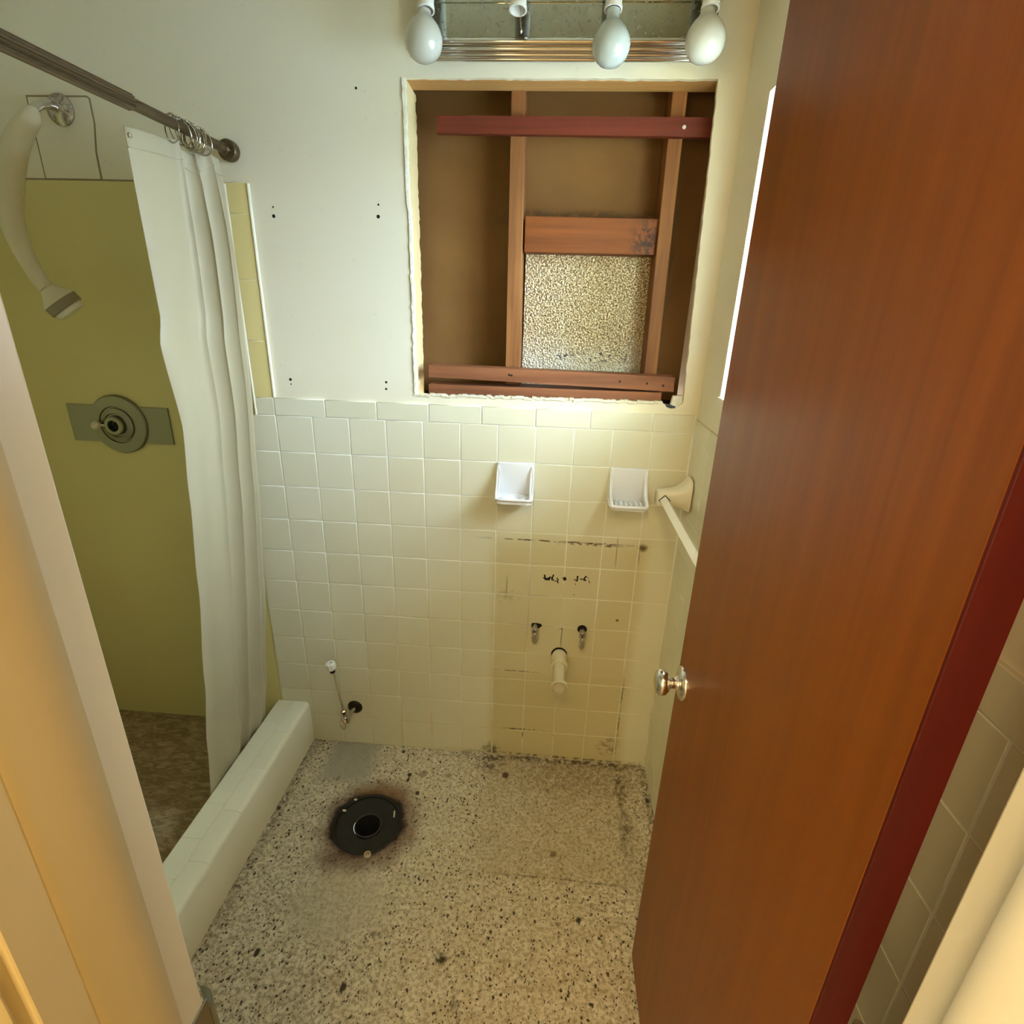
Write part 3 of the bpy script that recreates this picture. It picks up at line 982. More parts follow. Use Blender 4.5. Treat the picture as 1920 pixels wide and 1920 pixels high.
# door jambs: rabbet, stop and casing
def jamb(name, xf, s, board, stopm, outer):
    """xf: face of the jamb, s: +1 when the opening lies towards +x"""
    root = bpy.data.objects.new(name, None)
    COL.objects.link(root)
    root['kind'] = 'structure'
    root['_loc'] = (0, 0, 0)
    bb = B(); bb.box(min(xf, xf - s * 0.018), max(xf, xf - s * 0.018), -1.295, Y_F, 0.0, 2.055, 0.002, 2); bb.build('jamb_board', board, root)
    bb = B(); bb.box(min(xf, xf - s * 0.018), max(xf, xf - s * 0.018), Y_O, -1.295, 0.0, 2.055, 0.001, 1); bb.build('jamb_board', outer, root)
    sp = [(-0.001, -1.277), (0.011, -1.277), (0.0125, -1.279), (0.0125, -1.290), (0.0112, -1.297), (0.0075, -1.309), (0.0030, -1.320), (0.0012, -1.324), (-0.001, -1.325)]
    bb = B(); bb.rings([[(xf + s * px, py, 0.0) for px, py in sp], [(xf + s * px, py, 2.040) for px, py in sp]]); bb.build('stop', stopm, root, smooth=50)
    # moulded casing on the hall side
    prof = [(-0.006, -1.354), (-0.006, -1.362), (-0.012, -1.367), (-0.024, -1.368), (-0.034, -1.372), (-0.058, -1.374), (-0.066, -1.370), (-0.066, -1.354)]
    bb = B()
    bb.rings([[(xf + s * px, py, 0.0) for px, py in prof], [(xf + s * px, py, 2.10) for px, py in prof]])
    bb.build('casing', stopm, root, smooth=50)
    return root


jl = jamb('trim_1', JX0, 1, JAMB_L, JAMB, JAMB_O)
jr = jamb('trim_2', JX1, -1, JAMB_W, JAMB_W, JAMB_W)
b = B(); b.box(JX0, JX1, Y_O, Y_F, 2.040, 2.055); b.build('trim_3', JAMB_W, kind='structure')
# strike plate with its curled lip and the chewed wood above it
b = B()
b.box(0.5045, 0.5065, -1.272, -1.238, 0.830, 0.905, 0.0008, 1)
lip = []
for k in range(9):
    a = k / 8 * PI * 0.55
    lip.append((0.5065 - 0.016 * (1 - math.cos(a)) , -1.238 + 0.016 * math.sin(a)))
for (p, q) in zip(lip, lip[1:]):
    b.rings([[(p[0] - 0.002, p[1], 0.835), (p[0], p[1], 0.835), (p[0], p[1], 0.890), (p[0] - 0.002, p[1], 0.890)],
             [(q[0] - 0.002, q[1], 0.835), (q[0], q[1], 0.835), (q[0], q[1], 0.890), (q[0] - 0.002, q[1], 0.890)]])
b.build('strike_plate', GREYPLATE, jl)

# window: frame, sashes, glass
wroot = bpy.data.objects.new('window_1', None)
COL.objects.link(wroot)
wroot['kind'] = 'structure'
wroot['_loc'] = (0, 0, 0)


def frame_box(bb, x0, x1, ya, yb, za, zb, wd):
    bb.box(x0, x1, ya, yb, za, za + wd, 0.002, 1).box(x0, x1, ya, yb, zb - wd, zb, 0.002, 1)
    bb.box(x0, x1, ya, ya + wd, za + wd, zb - wd, 0.002, 1).box(x0, x1, yb - wd, yb, za + wd, zb - wd, 0.002, 1)
    return bb


b = B(); frame_box(b, X_R + 0.075, X_R + 0.115, WY0, WY1, WZ0, WZ1, 0.018); b.build('window_frame', WHITEP, wroot)
b = B(); b.box(X_R + 0.08, X_R + 0.105, (WY0 + WY1) / 2 - 0.014, (WY0 + WY1) / 2 + 0.014, WZ0 + 0.018, WZ1 - 0.018, 0.002, 1); b.build('mullion', WHITEP, wroot)
for ya, yb in ((WY0 + 0.018, (WY0 + WY1) / 2 - 0.014), ((WY0 + WY1) / 2 + 0.014, WY1 - 0.018)):
    b = B(); b.box(X_R + 0.090, X_R + 0.094, ya, yb, WZ0 + 0.018, WZ1 - 0.018); b.build('pane', GLASS, wroot)
b = B(); b.box(X_R - 0.006, X_R + 0.075, WY0 - 0.012, WY1 + 0.004, WZ0 - 0.010, WZ0 + 0.003, 0.002, 2); b.build('window_sill', WHITEP, wroot)

# unseen overhang added outside the window to hold back the high sky
b = B(); b.box(X_R + 0.125, X_R + 0.46, -2.2, 1.2, 2.25, 2.34); b.build('eave_sky_blocker', WHITEP, kind='structure')
b = B(); b.box(X_R + 0.1301, X_R + 30.0, -15.0, 15.0, -0.5, -0.45); b.build('ground_outside', simple('pale_paved_ground', (0.48, 0.50, 0.50), 0.9), kind='structure')

# ------------------------------------------------------------------ the open door
droot = bpy.data.objects.new('door_1', None)
COL.objects.link(droot)
droot['kind'] = 'structure'
droot['_loc'] = (0, 0, 0)
DX0, DX1, DY0, DY1 = 1.082, 1.115, -1.206, -0.629
b = B(); b.box(DX0, DX1, DY0 + 0.003, DY1, 0.010, 2.032, 0.0012, 2); b.build('door_panel', DOOR, droot)
b = B(); b.box(DX0 + 0.0004, DX1 - 0.0004, DY0, DY0 + 0.004, 0.010, 2.032, 0.0006, 1); b.build('hinge_edge', DOOR_EDGE, droot)
b = B()
b.lathe([(0.0325, 0.0), (0.0325, 0.003), (0.031, 0.0055), (0.022, 0.009), (0.0135, 0.0105), (0.0125, 0.014), (0.0105, 0.016), (0.0105, 0.022), (0.0125, 0.025),
         (0.018, 0.028), (0.0235, 0.033), (0.0255, 0.039), (0.0245, 0.045), (0.020, 0.0495), (0.012, 0.052), (0.004, 0.0525)], (DX0, -0.667, 0.872), (-1, 0, 0), 32)
b.build('door_knob', NICKEL, droot, smooth=40)
b = B()
b.lathe([(0.0325, 0.0), (0.031, 0.0055), (0.022, 0.009), (0.0105, 0.016), (0.0105, 0.022), (0.018, 0.028), (0.0255, 0.039), (0.020, 0.0495), (0.004, 0.0525)], (DX1, -0.667, 0.872), (1, 0, 0), 28)
b.build('door_knob', NICKEL, droot, smooth=40)
for z in (0.24, 0.885, 1.80):
    b = B(); b.tube([(DX1 + 0.004, DY0 - 0.006, z - 0.045), (DX1 + 0.004, DY0 - 0.006, z + 0.035)], 0.005, 10); b.build('hinge', OLDCHROME, droot)

# ------------------------------------------------------------------ shower curb
croot = thing('shower_curb', (-0.065, -0.6, 0.0), 'long raised tiled curb between the shower and the speckled floor', 'curb')
b = B()
prof = [(-0.124, 0.0), (-0.008, 0.0), (-0.008, 0.150), (-0.0095, 0.158), (-0.014, 0.165), (-0.020, 0.1685), (-0.118, 0.1685), (-0.124, 0.164)]
b.rings([[(x, -0.0032, z) for x, z in prof], [(x, -1.238, z) for x, z in prof]])
b.build('curb_body', TILE_CURB, croot, smooth=35)
crn = random.Random(5)


def curb_tile(x0, x1, y0, y1, nose):
    """flat glazed piece on top of the curb; nose rounds the room-side edge"""
    bb = B()
    zt = 0.1735
    if nose:
        pr = [(x0, 0.1683), (x1 - 0.012, 0.1683), (x1, 0.155), (x1 + 0.0035, 0.155), (x1 + 0.003, 0.163), (x1 - 0.002, 0.1695), (x1 - 0.010, 0.1733), (x0 + 0.001, zt), (x0, zt - 0.001)]
    else:
        pr = [(x0, 0.1683), (x1, 0.1683), (x1, zt - 0.001), (x1 - 0.001, zt), (x0 + 0.002, zt), (x0, zt - 0.002)]
    bb.rings([[(x, y0, z) for x, z in pr], [(x, y1, z) for x, z in pr]])
    return bb.build('tile', TILE_CURB, croot, smooth=40)


y = -0.0045
while y > -1.2:
    y2 = max(y - 0.152, -1.236)
    curb_tile(-0.0655, -0.0115, y2, y - 0.0006, True)
    y = y2
y = -0.0045
while y > -1.2:
    y2 = max(y - 0.1095, -1.236)
    curb_tile(-0.124, -0.0662, y2, y - 0.0006, False)
    y = y2

# ------------------------------------------------------------------ shower curtain, rod and rings
rod = thing('curtain_rod', (-0.032, 0.003, 1.874), 'dull telescoping metal shower curtain rod running from the back wall', 'curtain rod')
b = B(); b.tube([(-0.032, -0.006, 1.874), (-0.032, -0.37, 1.8758)], 0.0108, 16); b.build('inner_tube', DULLROD, rod, smooth=40)
b = B()
nn, pts_ = 32, []
rr = [(0.0140 + (0.0011 if k % 2 else -0.0011)) for k in range(nn)]
b.rings([[(-0.032 + rr[k] * math.cos(2 * PI * k / nn), yy, 1.8763 + rr[k] * math.sin(2 * PI * k / nn)) for k in range(nn)] for yy in (-0.345, -1.236)])
b.build('ribbed_outer_tube', DULLROD, rod)
b = B(); b.lathe([(0.0235, 0.0), (0.0245, 0.004), (0.0245, 0.018), (0.022, 0.0225), (0.0135, 0.0235), (0.0125, 0.034), (0.0112, 0.036)], (-0.032, 0.0028, 1.874), (0, -1, 0), 28)
b.build('end_flange', DULLROD, rod, smooth=40)
b = B(); b.lathe([(0.0240, 0.0), (0.0240, 0.018), (0.0150, 0.022)], (-0.032, -1.2415, 1.877), (0, 1, 0), 28); b.build('end_flange', DULLROD, rod, smooth=40)


def lerp_poly(poly, v):
    """poly: list of (v, values...) sorted by v"""
    if v <= poly[0][0]:
        return poly[0][1:]
    for p, q in zip(poly, poly[1:]):
        if v <= q[0]:
            t = (v - p[0]) / (q[0] - p[0])
            t = t * t * (3 - 2 * t) * 0.5 + t * 0.5
            return tuple(a + (c - a) * t for a, c in zip(p[1:], q[1:]))
    return poly[-1][1:]


# edges: (height fraction from top, x, y)
LE = [(0.0, -0.050, -0.350), (0.085, -0.060, -0.337), (0.20, -0.075, -0.316), (0.235, -0.078, -0.330), (0.345, -0.090, -0.292), (0.445, -0.100, -0.302), (0.59, -0.110, -0.323), (0.75, -0.120, -0.360), (0.865, -0.126, -0.395), (0.955, -0.131, -0.412), (1.0, -0.134, -0.418)]
REd = [(0.0, -0.040, -0.047), (0.03, -0.041, -0.032), (0.125, -0.040, -0.026), (0.30, -0.048, -0.026), (0.48, -0.068, -0.026), (0.67, -0.094, -0.028), (0.87, -0.128, -0.040), (0.96, -0.1345, -0.078), (1.0, -0.136, -0.085)]
TOP = [(0.0, 1.836), (0.25, 1.842), (0.46, 1.850), (0.52, 1.844), (0.60, 1.832), (0.68, 1.836), (0.76, 1.846), (0.85, 1.858), (0.93, 1.857), (1.0, 1.848)]
YT = [(0.0, 0.0), (0.46, 0.50), (0.62, 0.63), (0.85, 0.83), (1.0, 1.0)]
NS, NV = 150, 90
ZB = 0.095


def curtain_point(s, v):
    lx, ly = lerp_poly(LE, v)
    rx, ry = lerp_poly(REd, v)
    (zt,) = lerp_poly(TOP, s)
    (yf,) = lerp_poly(YT, s)
    yf = yf + (s - yf) * min(1, v * 1.5)
    z = zt + (ZB - zt) * v
    x = lx + (rx - lx) * s
    y = ly + (ry - ly) * yf
    soft = min(1.0, 0.35 + v * 3.0)
    if s < 0.5:
        a = 0.006 * math.sin(2 * PI * (s * 2.2 + 0.2 * v)) * soft
        a += 0.004 * math.sin(PI * s / 0.5) * (1 - v)
    else:
        a = 0.0
    g = max(0.0, min(1.0, (s - 0.38) / 0.12))
    g = g * g * (3 - 2 * g)
    amp = 0.019 * (1.0 - 0.35 * v) * g * min(1.0, 0.55 + v * 5)
    if s > 0.96:
        amp *= (1 - (s - 0.96) / 0.04 * 0.8)
    ph = 2 * PI * 2.9 * (s - 0.38) / 0.62 + 0.5 * math.sin(3.0 * v)
    x += a + amp * math.sin(ph)
    y += amp * 0.5 * math.cos(ph) * (1 if 0.05 < s < 0.95 else 0)
    # a slack crease that opens into two lobes near the bottom
    lob = math.exp(-((s - 0.60) / 0.05) ** 2) * max(0.0, (v - 0.6) / 0.4)
    x -= 0.022 * lob
    return Vector((min(x, -0.012) if z > 0.19 else min(x, -0.1285), y, z))


b = B()
grid = [[curtain_point(i / NS, (j / NV) ** 1.0) for i in range(NS + 1)] for j in range(NV + 1)]
vg = [[b.bm.verts.new(p) for p in row] for row in grid]
for j in range(NV):
    for i in range(NS):
        b.bm.faces.new((vg[j][i], vg[j][i + 1], vg[j + 1][i + 1], vg[j + 1][i]))
curt = b.build('shower_curtain', CURT, smooth=180, origin=(-0.1, -0.2, 0.1))
sm = curt.modifiers.new('thickness', 'SOLIDIFY')
sm.thickness = 0.0008
tag(curt, 'white vinyl shower curtain bunched at the far end of the rod, tucked inside the curb', 'shower curtain')
# doubled top hem with its stitched lower edge
b = B()
nrm_off = 0.0016
for face_s in (1,):
    rows = []
    for v in (-0.001, 0.002, 0.0185, 0.0195):
        rows.append([curtain_point(i / NS, max(v, 0)) + Vector((0.0022 if v not in (-0.001,) else 0.0, 0, 0.001 if v < 0 else 0)) for i in range(NS + 1)])
    vg = [[b.bm.verts.new(p) for p in row] for row in rows]
    for j in range(len(rows) - 1):
        for i in range(NS):
            b.bm.faces.new((vg[j][i], vg[j][i + 1], vg[j + 1][i + 1], vg[j + 1][i]))
hem = b.build('hem', CURT, curt, smooth=60)
b = B()
pts_ = [curtain_point(i / 60, 0.0195) + Vector((0.0024, 0, 0)) for i in range(61)]
b.tube(pts_, 0.0017, 6)
b.build('hem_seam', CURT, hem, smooth=60)
b = B(); pp = curtain_point(0.035, 0.008); b.torus(pp + Vector((0.0028, 0, 0)), (1, 0, 0), 0.0042, 0.0012, 14, 6); b.build('grommet', CHROME, hem)

ringm = B()
ringm.torus((0, 0, -0.0095), (0, 1, 0), 0.0215, 0.00125, 28, 6, 1.25)
for k in range(5):
    a = PI * (0.30 + 0.1 * k)
    ringm.bm.verts.ensure_lookup_table()
    bmesh.ops.create_icosphere(ringm.bm, subdivisions=1, radius=0.0030, matrix=Matrix.Translation((0.0215 * math.cos(a), 0, -0.0095 + 0.0269 * math.sin(a))))
ring0 = ringm.build('curtain_ring', make_chrome('worn_ring_chrome', (0.46, 0.43, 0.36), 0.16), smooth=60, origin=(0, 0, 0))
ring0.location = (0, 0, 0)
rr_ = random.Random(9)
ry = [-0.226, -0.203, -0.183, -0.176, -0.169, -0.163, -0.158, -0.152, -0.146, -0.139, -0.132, -0.126]
for i, yy in enumerate(ry):
    o = ring0 if i == 0 else ring0.copy()
    if i:
        COL.objects.link(o)
    o.location = (-0.032, yy, 1.874)
    o.rotation_euler = (rr_.uniform(-0.35, 0.35), rr_.uniform(-0.25, 0.25), rr_.uniform(-0.5, 0.5))
    tag(o, 'chrome roller-bead curtain ring in the tight cluster on the rod' if i else 'chrome curtain ring set a little apart, first of the cluster from the camera', 'curtain ring', 'curtain rings bunched on the rod')

# ------------------------------------------------------------------ shower head and valve
sh = thing('shower_sprayer', (-0.46, 0.003, 1.962), 'cream shower head hanging on a curved gooseneck from a chrome wall flange', 'shower head')
b = B(); b.lathe([(0.036, -0.004), (0.035, 0.003), (0.028, 0.009), (0.016, 0.013), (0.0125, 0.015)], (-0.459, 0.0, 1.958), (0, -1, 0), 28); b.build('wall_flange', OLDCHROME, sh, smooth=40)
b = B(); b.tube([(-0.459, -0.010, 1.960), (-0.452, -0.05, 1.956), (-0.436, -0.10, 1.936), (-0.422, -0.135, 1.912)], 0.0105, 14, smooth=5); b.build('arm', CHROME, sh, smooth=60)
b = B()
b.tube([(-0.424, -0.128, 1.918), (-0.416, -0.150, 1.899), (-0.436, -0.153, 1.878), (-0.466, -0.153, 1.842), (-0.490, -0.153, 1.795), (-0.512, -0.153, 1.735), (-0.521, -0.153, 1.680),
        (-0.514, -0.152, 1.625), (-0.497, -0.150, 1.570), (-0.478, -0.15, 1.537)], [0.014, 0.0215, 0.0245, 0.0265, 0.0265, 0.0255, 0.0245, 0.022, 0.0185, 0.0165], 18, smooth=5)
b.build('gooseneck', CREAMP, sh, smooth=60)
hp = Vector((-0.480, -0.15, 1.540)); hd = Vector((0.033, 0.022, -0.055)).normalized()
b = B(); b.lathe([(0.0165, 0.0), (0.020, 0.004), (0.026, 0.014), (0.040, 0.030), (0.0425, 0.036)], hp, hd, 28); b.build('head_bell', CREAMP, sh, smooth=40)
b = B(); b.lathe([(0.0425, 0.036), (0.0415, 0.040), (0.0415, 0.056), (0.039, 0.058)], hp, hd, 28); b.build('grip_band', GREYP, sh, smooth=40)
b = B(); b.lathe([(0.036, 0.058), (0.036, 0.064), (0.032, 0.070), (0.012, 0.073)], hp, hd, 28); b.build('spray_face', WHITEP, sh, smooth=40)

sv = thing('shower_valve', (-0.49, 0.0, 1.163), 'grey shower valve with a round hub on a wide wall plate', 'shower valve')
b = B()
b.plate([(-0.646, 1.108), (-0.330, 1.108), (-0.329, 1.218), (-0.646, 1.219)], [], -0.006, 0.0, 'y')
b.build('wall_plate', GREYPLATE, sv)
b = B(); b.lathe([(0.088, 0.0), (0.088, 0.009), (0.085, 0.013), (0.056, 0.016), (0.054, 0.012), (0.051, 0.012), (0.050, 0.017), (0.036, 0.022), (0.034, 0.018), (0.030, 0.018), (0.029, 0.030), (0.026, 0.033), (0.017, 0.033), (0.015, 0.016), (0.004, 0.015)], (-0.489, 0.0, 1.164), (0, -1, 0), 40)
b.build('hub', GREYPLATE, sv, smooth=30)
b = B(); b.lathe([(0.013, 0.0), (0.012, 0.006), (0.004, 0.012)], (-0.487, -0.016, 1.162), (0, -1, 0), 16); b.build('stem', BLACK, sv, smooth=40)
b = B(); b.tube([(-0.515, -0.022, 1.163), (-0.536, -0.028, 1.164)], 0.0035, 10)
b.lathe([(0.004, -0.013), (0.010, -0.010), (0.013, -0.003), (0.013, 0.003), (0.010, 0.010), (0.004, 0.013)], (-0.543, -0.030, 1.164), (0, -1, 0), 18)
b.build('diverter_button', CREAMP, sv, smooth=50)

# ------------------------------------------------------------------ vanity light and bulbs
vl = thing('vanity_light', (0.79, 0.003, 2.06), 'mirrored chrome vanity light bar over the hole, with four lamp sockets', 'vanity light')
b = B(); b.rings([[(0.468, y_, z_) for y_, z_ in ((0.0025, 2.075), (-0.040, 2.090), (-0.040, 2.150), (-0.0435, 2.1505), (-0.0435, 2.24), (0.0025, 2.24))],
                  [(1.118, y_, z_) for y_, z_ in ((0.0025, 2.075), (-0.040, 2.090), (-0.040, 2.150), (-0.0435, 2.1505), (-0.0435, 2.24), (0.0025, 2.24))]])
b.build('mirror_panel', MIRROR, vl)
for (y_, z_, r_) in ((-0.036, 2.0835, 0.0075), (-0.029, 2.0725, 0.0065), (-0.020, 2.0650, 0.0055), (-0.009, 2.0605, 0.0050)):
    b = B(); b.tube([(0.469, y_, z_), (1.117, y_, z_)], r_, 14); b.build('ridge', CHROME, vl, smooth=60)
bulbs = ((0.494, -0.004, 'white light bulb at the far left of the vanity light bar', (0.70, 0.675, 0.56), 0.25, 0.0),
         (0.889, 0.002, 'frosted bluish light bulb in the third socket from the left', (0.56, 0.59, 0.52), 0.12, -0.008),
         (1.081, 0.0, 'white light bulb nearest the right wall on the vanity light bar', (0.72, 0.69, 0.57), 0.25, -0.002))
ax = Vector((0, -0.20, -1)).normalized()
for x in (0.497, 0.692, 0.889, 1.085):
    c = Vector((x, -0.093, 2.20))
    b = B()
    b.lathe([(0.0165, 0.0), (0.0175, 0.004), (0.0175, 0.052), (0.0168, 0.086), (0.0185, 0.088), (0.0185, 0.094), (0.0160, 0.094), (0.0150, 0.060), (0.004, 0.058)], c, ax, 22)
    sk = b.build('socket', WHITEP, vl, smooth=40)
    if abs(x - 0.692) < 1e-6:
        empty_socket = sk
    b = B(); b.tube([(x, -0.044, 2.205), (x, -0.092, 2.203)], [0.026, 0.014], 16); b.lathe([(0.034, 0.0), (0.030, 0.006), (0.02, 0.008)], (x, -0.045, 2.195), (0, -1, 0), 12); b.build('socket_arm', OLDCHROME, sk, smooth=40)
b = B(); b.tube([(0.694, -0.108, 2.125), (0.697, -0.112, 2.096), (0.700, -0.113, 2.076)], 0.0013, 6); b.lathe([(0.001, -0.003), (0.003, 0.0), (0.001, 0.004)], (0.700, -0.113, 2.073), (0, 0, -1), 8)
b.build('loose_wire', CHROME, empty_socket)
for x, tilt, lab, colr, rg, dz in bulbs:
    a2 = Vector((tilt * 8 if x > 1 else tilt * 4, -0.20, -1)).normalized()
    c = Vector((x, -0.093, 2.20)) + ax * 0.0952
    b = B()
    k = 1.0
    prof = [(0.0140, 0.0), (0.0142, 0.004), (0.0165, 0.010), (0.0225, 0.0175), (0.0305, 0.027), (0.0370, 0.038), (0.0402, 0.050), (0.0400, 0.060), (0.0372, 0.071), (0.0315, 0.0805), (0.0225, 0.0875), (0.0115, 0.0915), (0.001, 0.0928)]
    if x > 0.8 and x < 1.0:
        prof = [(0.0140, 0.0), (0.0142, 0.016), (0.0165, 0.020), (0.0240, 0.0275), (0.0320, 0.039), (0.0378, 0.052), (0.0392, 0.063), (0.0378, 0.074), (0.0330, 0.085), (0.0245, 0.094), (0.0130, 0.0995), (0.001, 0.1012)]
    b.lathe(prof, c, a2, 32)
    o = b.build('light_bulb', make_bulb_mat('bulb_glass', colr, rg), smooth=60, origin=tuple(c))
    tag(o, lab, 'light bulb', 'bulbs of the vanity light')

# ------------------------------------------------------------------ ceramic holders
def holder_shell(x0, x1, z0, z1, depth, lab, name):
    root = thing(name, ((x0 + x1) / 2, -0.004, z0), lab, 'holder' if name == 'toothbrush_holder' else 'soap dish')
    W = x1 - x0
    bb = B(); bb.box(x0, x1, -0.011, 0.003, z0 + 0.002, z1, 0.003, 2); bb.build('back_plate', CERAMIC, root, smooth=40)
    # two flaring cheeks
    for s in (0, 1):
        xa = x0 if s == 0 else x1 - 0.009
        pr = [(-0.004, z1 - 0.004), (-0.012, z1 - 0.006), (-0.016, z1 - 0.030), (-0.024, z0 + 0.055), (-0.040, z0 + 0.034), (-depth + 0.006, z0 + 0.022), (-depth, z0 + 0.012), (-depth + 0.004, z0 + 0.002), (-0.004, z0 - 0.002)]
        bb = B()
        bb.rings([[(xa, y_, z_) for y_, z_ in pr], [(xa + 0.009, y_, z_) for y_, z_ in pr]])
        bmesh.ops.bevel(bb.bm, geom=bb.bm.edges[:], offset=0.0022, segments=2, affect='EDGES')
        bb.build('cheek', CERAMIC, root, smooth=50)
    return root, W


r1, W = holder_shell(0.6575, 0.765, 0.999, 1.104, 0.072, 'white ceramic toothbrush and tumbler holder with holes, left of the soap dish', 'toothbrush_holder')
cx = (0.6575 + 0.765) / 2
circ = [(cx + 0.027 * math.cos(2 * PI * k / 28), -0.043 + 0.0225 * math.sin(2 * PI * k / 28)) for k in range(28)]
slots = []
for (ox, oy, an) in ((-0.037, -0.022, 0.6), (-0.038, -0.056, -0.5), (0.037, -0.022, -0.6), (0.038, -0.056, 0.5)):
    slots.append([(cx + ox + 0.0075 * math.cos(t) * math.cos(an) - 0.0035 * math.sin(t) * math.sin(an), oy + 0.0075 * math.cos(t) * math.sin(an) + 0.0035 * math.sin(t) * math.cos(an)) for t in [2 * PI * k / 12 for k in range(12)]])
out = [(0.6590, -0.006), (0.7635, -0.006), (0.7635, -0.062), (0.759, -0.069), (0.749, -0.0725), (0.6735, -0.0725), (0.6635, -0.069), (0.6590, -0.062)]
b = B(); b.plate(out, [circ] + slots, 1.010, 0.997, 'z'); b.build('shelf', CERAMIC, r1)
b = B(); b.lathe([(0.027, 0.0), (0.026, 0.008), (0.022, 0.0115), (0.004, 0.0118)], (cx, -0.043, 1.009), (0, 0, -1), 28, 1.0, 0.83, cap0=False, cap1=True, u=(1, 0, 0)); b.build('cup', CERAMIC, r1, smooth=50)
b = B()
for p, q in zip(out[1:], out[2:]):
    pass
b.tube([(x, y, 1.010) for x, y in out[1:] + out[:1]], 0.0042, 8, smooth=2)
b.build('rim', CERAMIC, r1, smooth=60)

r2, W = holder_shell(0.9865, 1.094, 0.999, 1.104, 0.080, 'white ceramic soap dish with a ribbed tray, beside the towel bar', 'soap_dish')
out2 = [(0.988, -0.006), (1.0925, -0.006), (1.0925, -0.064), (1.088, -0.074), (1.076, -0.080), (1.0040, -0.080), (0.9925, -0.074), (0.988, -0.064)]
b = B(); b.plate(out2, [], 1.005, 0.9985, 'z'); b.build('tray', CERAMIC, r2)
b = B(); b.tube([(x, y, 1.009) for x, y in out2[1:] + out2[:1]], 0.0055, 8, smooth=2); b.build('rim', CERAMIC, r2, smooth=60)
for k in range(6):
    xx = 1.004 + k * 0.0145
    b = B(); b.tube([(xx, -0.020, 1.0055), (xx, -0.024, 1.0085), (xx, -0.060, 1.0085), (xx, -0.064, 1.0055)], 0.0036, 8, smooth=2); b.build('rib', CERAMIC, r2, smooth=60)

# ------------------------------------------------------------------ towel bar
tb = thing('towel_bar', (1.2035, -0.076, 1.05), 'cream ceramic towel bar on the right wall, running behind the door', 'towel bar')


def post(yc):
    bb = B()
    secs = []
    for x, h, wdt, zc in ((1.2035, 0.048, 0.038, 1.052), (1.199, 0.048, 0.038, 1.052), (1.194, 0.043, 0.036, 1.050), (1.184, 0.034, 0.031, 1.046), (1.170, 0.027, 0.0285, 1.042), (1.152, 0.0235, 0.025, 1.040), (1.132, 0.0225, 0.0245, 1.038), (1.118, 0.0215, 0.024, 1.037), (1.115, 0.018, 0.020, 1.037)):
        ring = []
        for k in range(24):
            a = 2 * PI * k / 24
            ca, sa = math.cos(a), math.sin(a)
            m = (abs(ca) ** 5 + abs(sa) ** 5) ** (-1 / 5)
            ring.append((x, yc + wdt * ca * m, zc + h * sa * m))
        secs.append(ring)
    bb.rings(secs)
    bb.build('post', CERAMIC_C, tb, smooth=40)


post(-0.058)
post(-0.655)
b = B()
q = 0.0135
cxb, czb = 1.1345, 1.037
b.rings([[(cxb, yy, czb + q), (cxb + q, yy, czb), (cxb, yy, czb - q), (cxb - q, yy, czb)] for yy in (-0.060, -0.655)])
b.build('bar', simple('ivory_bar', (0.86, 0.82, 0.70), 0.25), tb)
b = B(); q2 = 0.0165
b.rings([[(cxb, yy, czb + q2), (cxb + q2, yy, czb), (cxb, yy, czb - q2), (cxb - q2, yy, czb)] for yy in (-0.0838, -0.0826)])
b.build('socket_gap', BLACK, tb)

# ------------------------------------------------------------------ plumbing
HANDLE = make_chrome('handle_chrome', (0.62, 0.60, 0.58), 0.16, 0.25)
def oval_handle(bb, c, axis, rx, rz, th, u):
    bb.lathe([(0.55, 0.0), (0.95, th * 0.15), (1.0, th * 0.5), (0.95, th * 0.8), (0.6, th), (0.3, th * 0.85), (0.1, th * 0.8)], c, axis, 22, rx, rz, u=u)
    return bb


ts = thing('toilet_supply_valve', (0.160, -0.004, 0.165), 'angle stop with thin riser and white nut, low on wall by curb', 'supply valve')
b = B(); b.lathe([(0.027, 0.0), (0.026, 0.003), (0.019, 0.008), (0.010, 0.010)], (0.160, -0.0035, 0.166), (0, -1, 0), 24); b.build('escutcheon', simple('rusted_black_flange', (0.035, 0.028, 0.016), 0.4, 0.6), ts, smooth=40)
b = B(); b.tube([(0.160, -0.008, 0.166), (0.152, -0.040, 0.160), (0.147, -0.062, 0.157)], [0.0075, 0.0085, 0.0095], 12); b.lathe([(0.0115, -0.012), (0.0115, 0.012)], (0.147, -0.058, 0.157), (0, 0, 1), 8)
b.build('valve_body', OLDCHROME, ts, smooth=40)
b = B(); oval_handle(b, (0.141, -0.066, 0.150), (-0.05, -0.85, 0.35), 0.0115, 0.023, 0.010, (1, 0.1, 0.15)); b.build('oval_handle', OLDCHROME, ts, smooth=40)
b = B(); b.lathe([(0.009, 0.0), (0.010, 0.002), (0.010, 0.013), (0.007, 0.016)], (0.142, -0.060, 0.182), (-0.12, 0, 1), 6); b.build('compression_nut', OLDCHROME, ts)
b = B(); b.tube([(0.144, -0.060, 0.168), (0.139, -0.060, 0.205), (0.130, -0.060, 0.262), (0.122, -0.060, 0.315), (0.1165, -0.060, 0.362)], 0.0046, 10, smooth=3); b.build('riser_tube', CHROME, ts, smooth=60)
b = B(); b.lathe([(0.0085, 0.0), (0.0085, 0.010)], (0.1170, -0.060, 0.355), (-0.14, 0, 1), 14); b.build('cone_washer', BLACK, ts, smooth=40)
b = B(); b.lathe([(0.010, 0.0), (0.0155, 0.006), (0.0165, 0.012), (0.0165, 0.026), (0.013, 0.029), (0.008, 0.029), (0.007, 0.022)], (0.1155, -0.060, 0.366), (-0.14, -0.1, 1), 8); b.build('white_nut', WHITEP, ts)


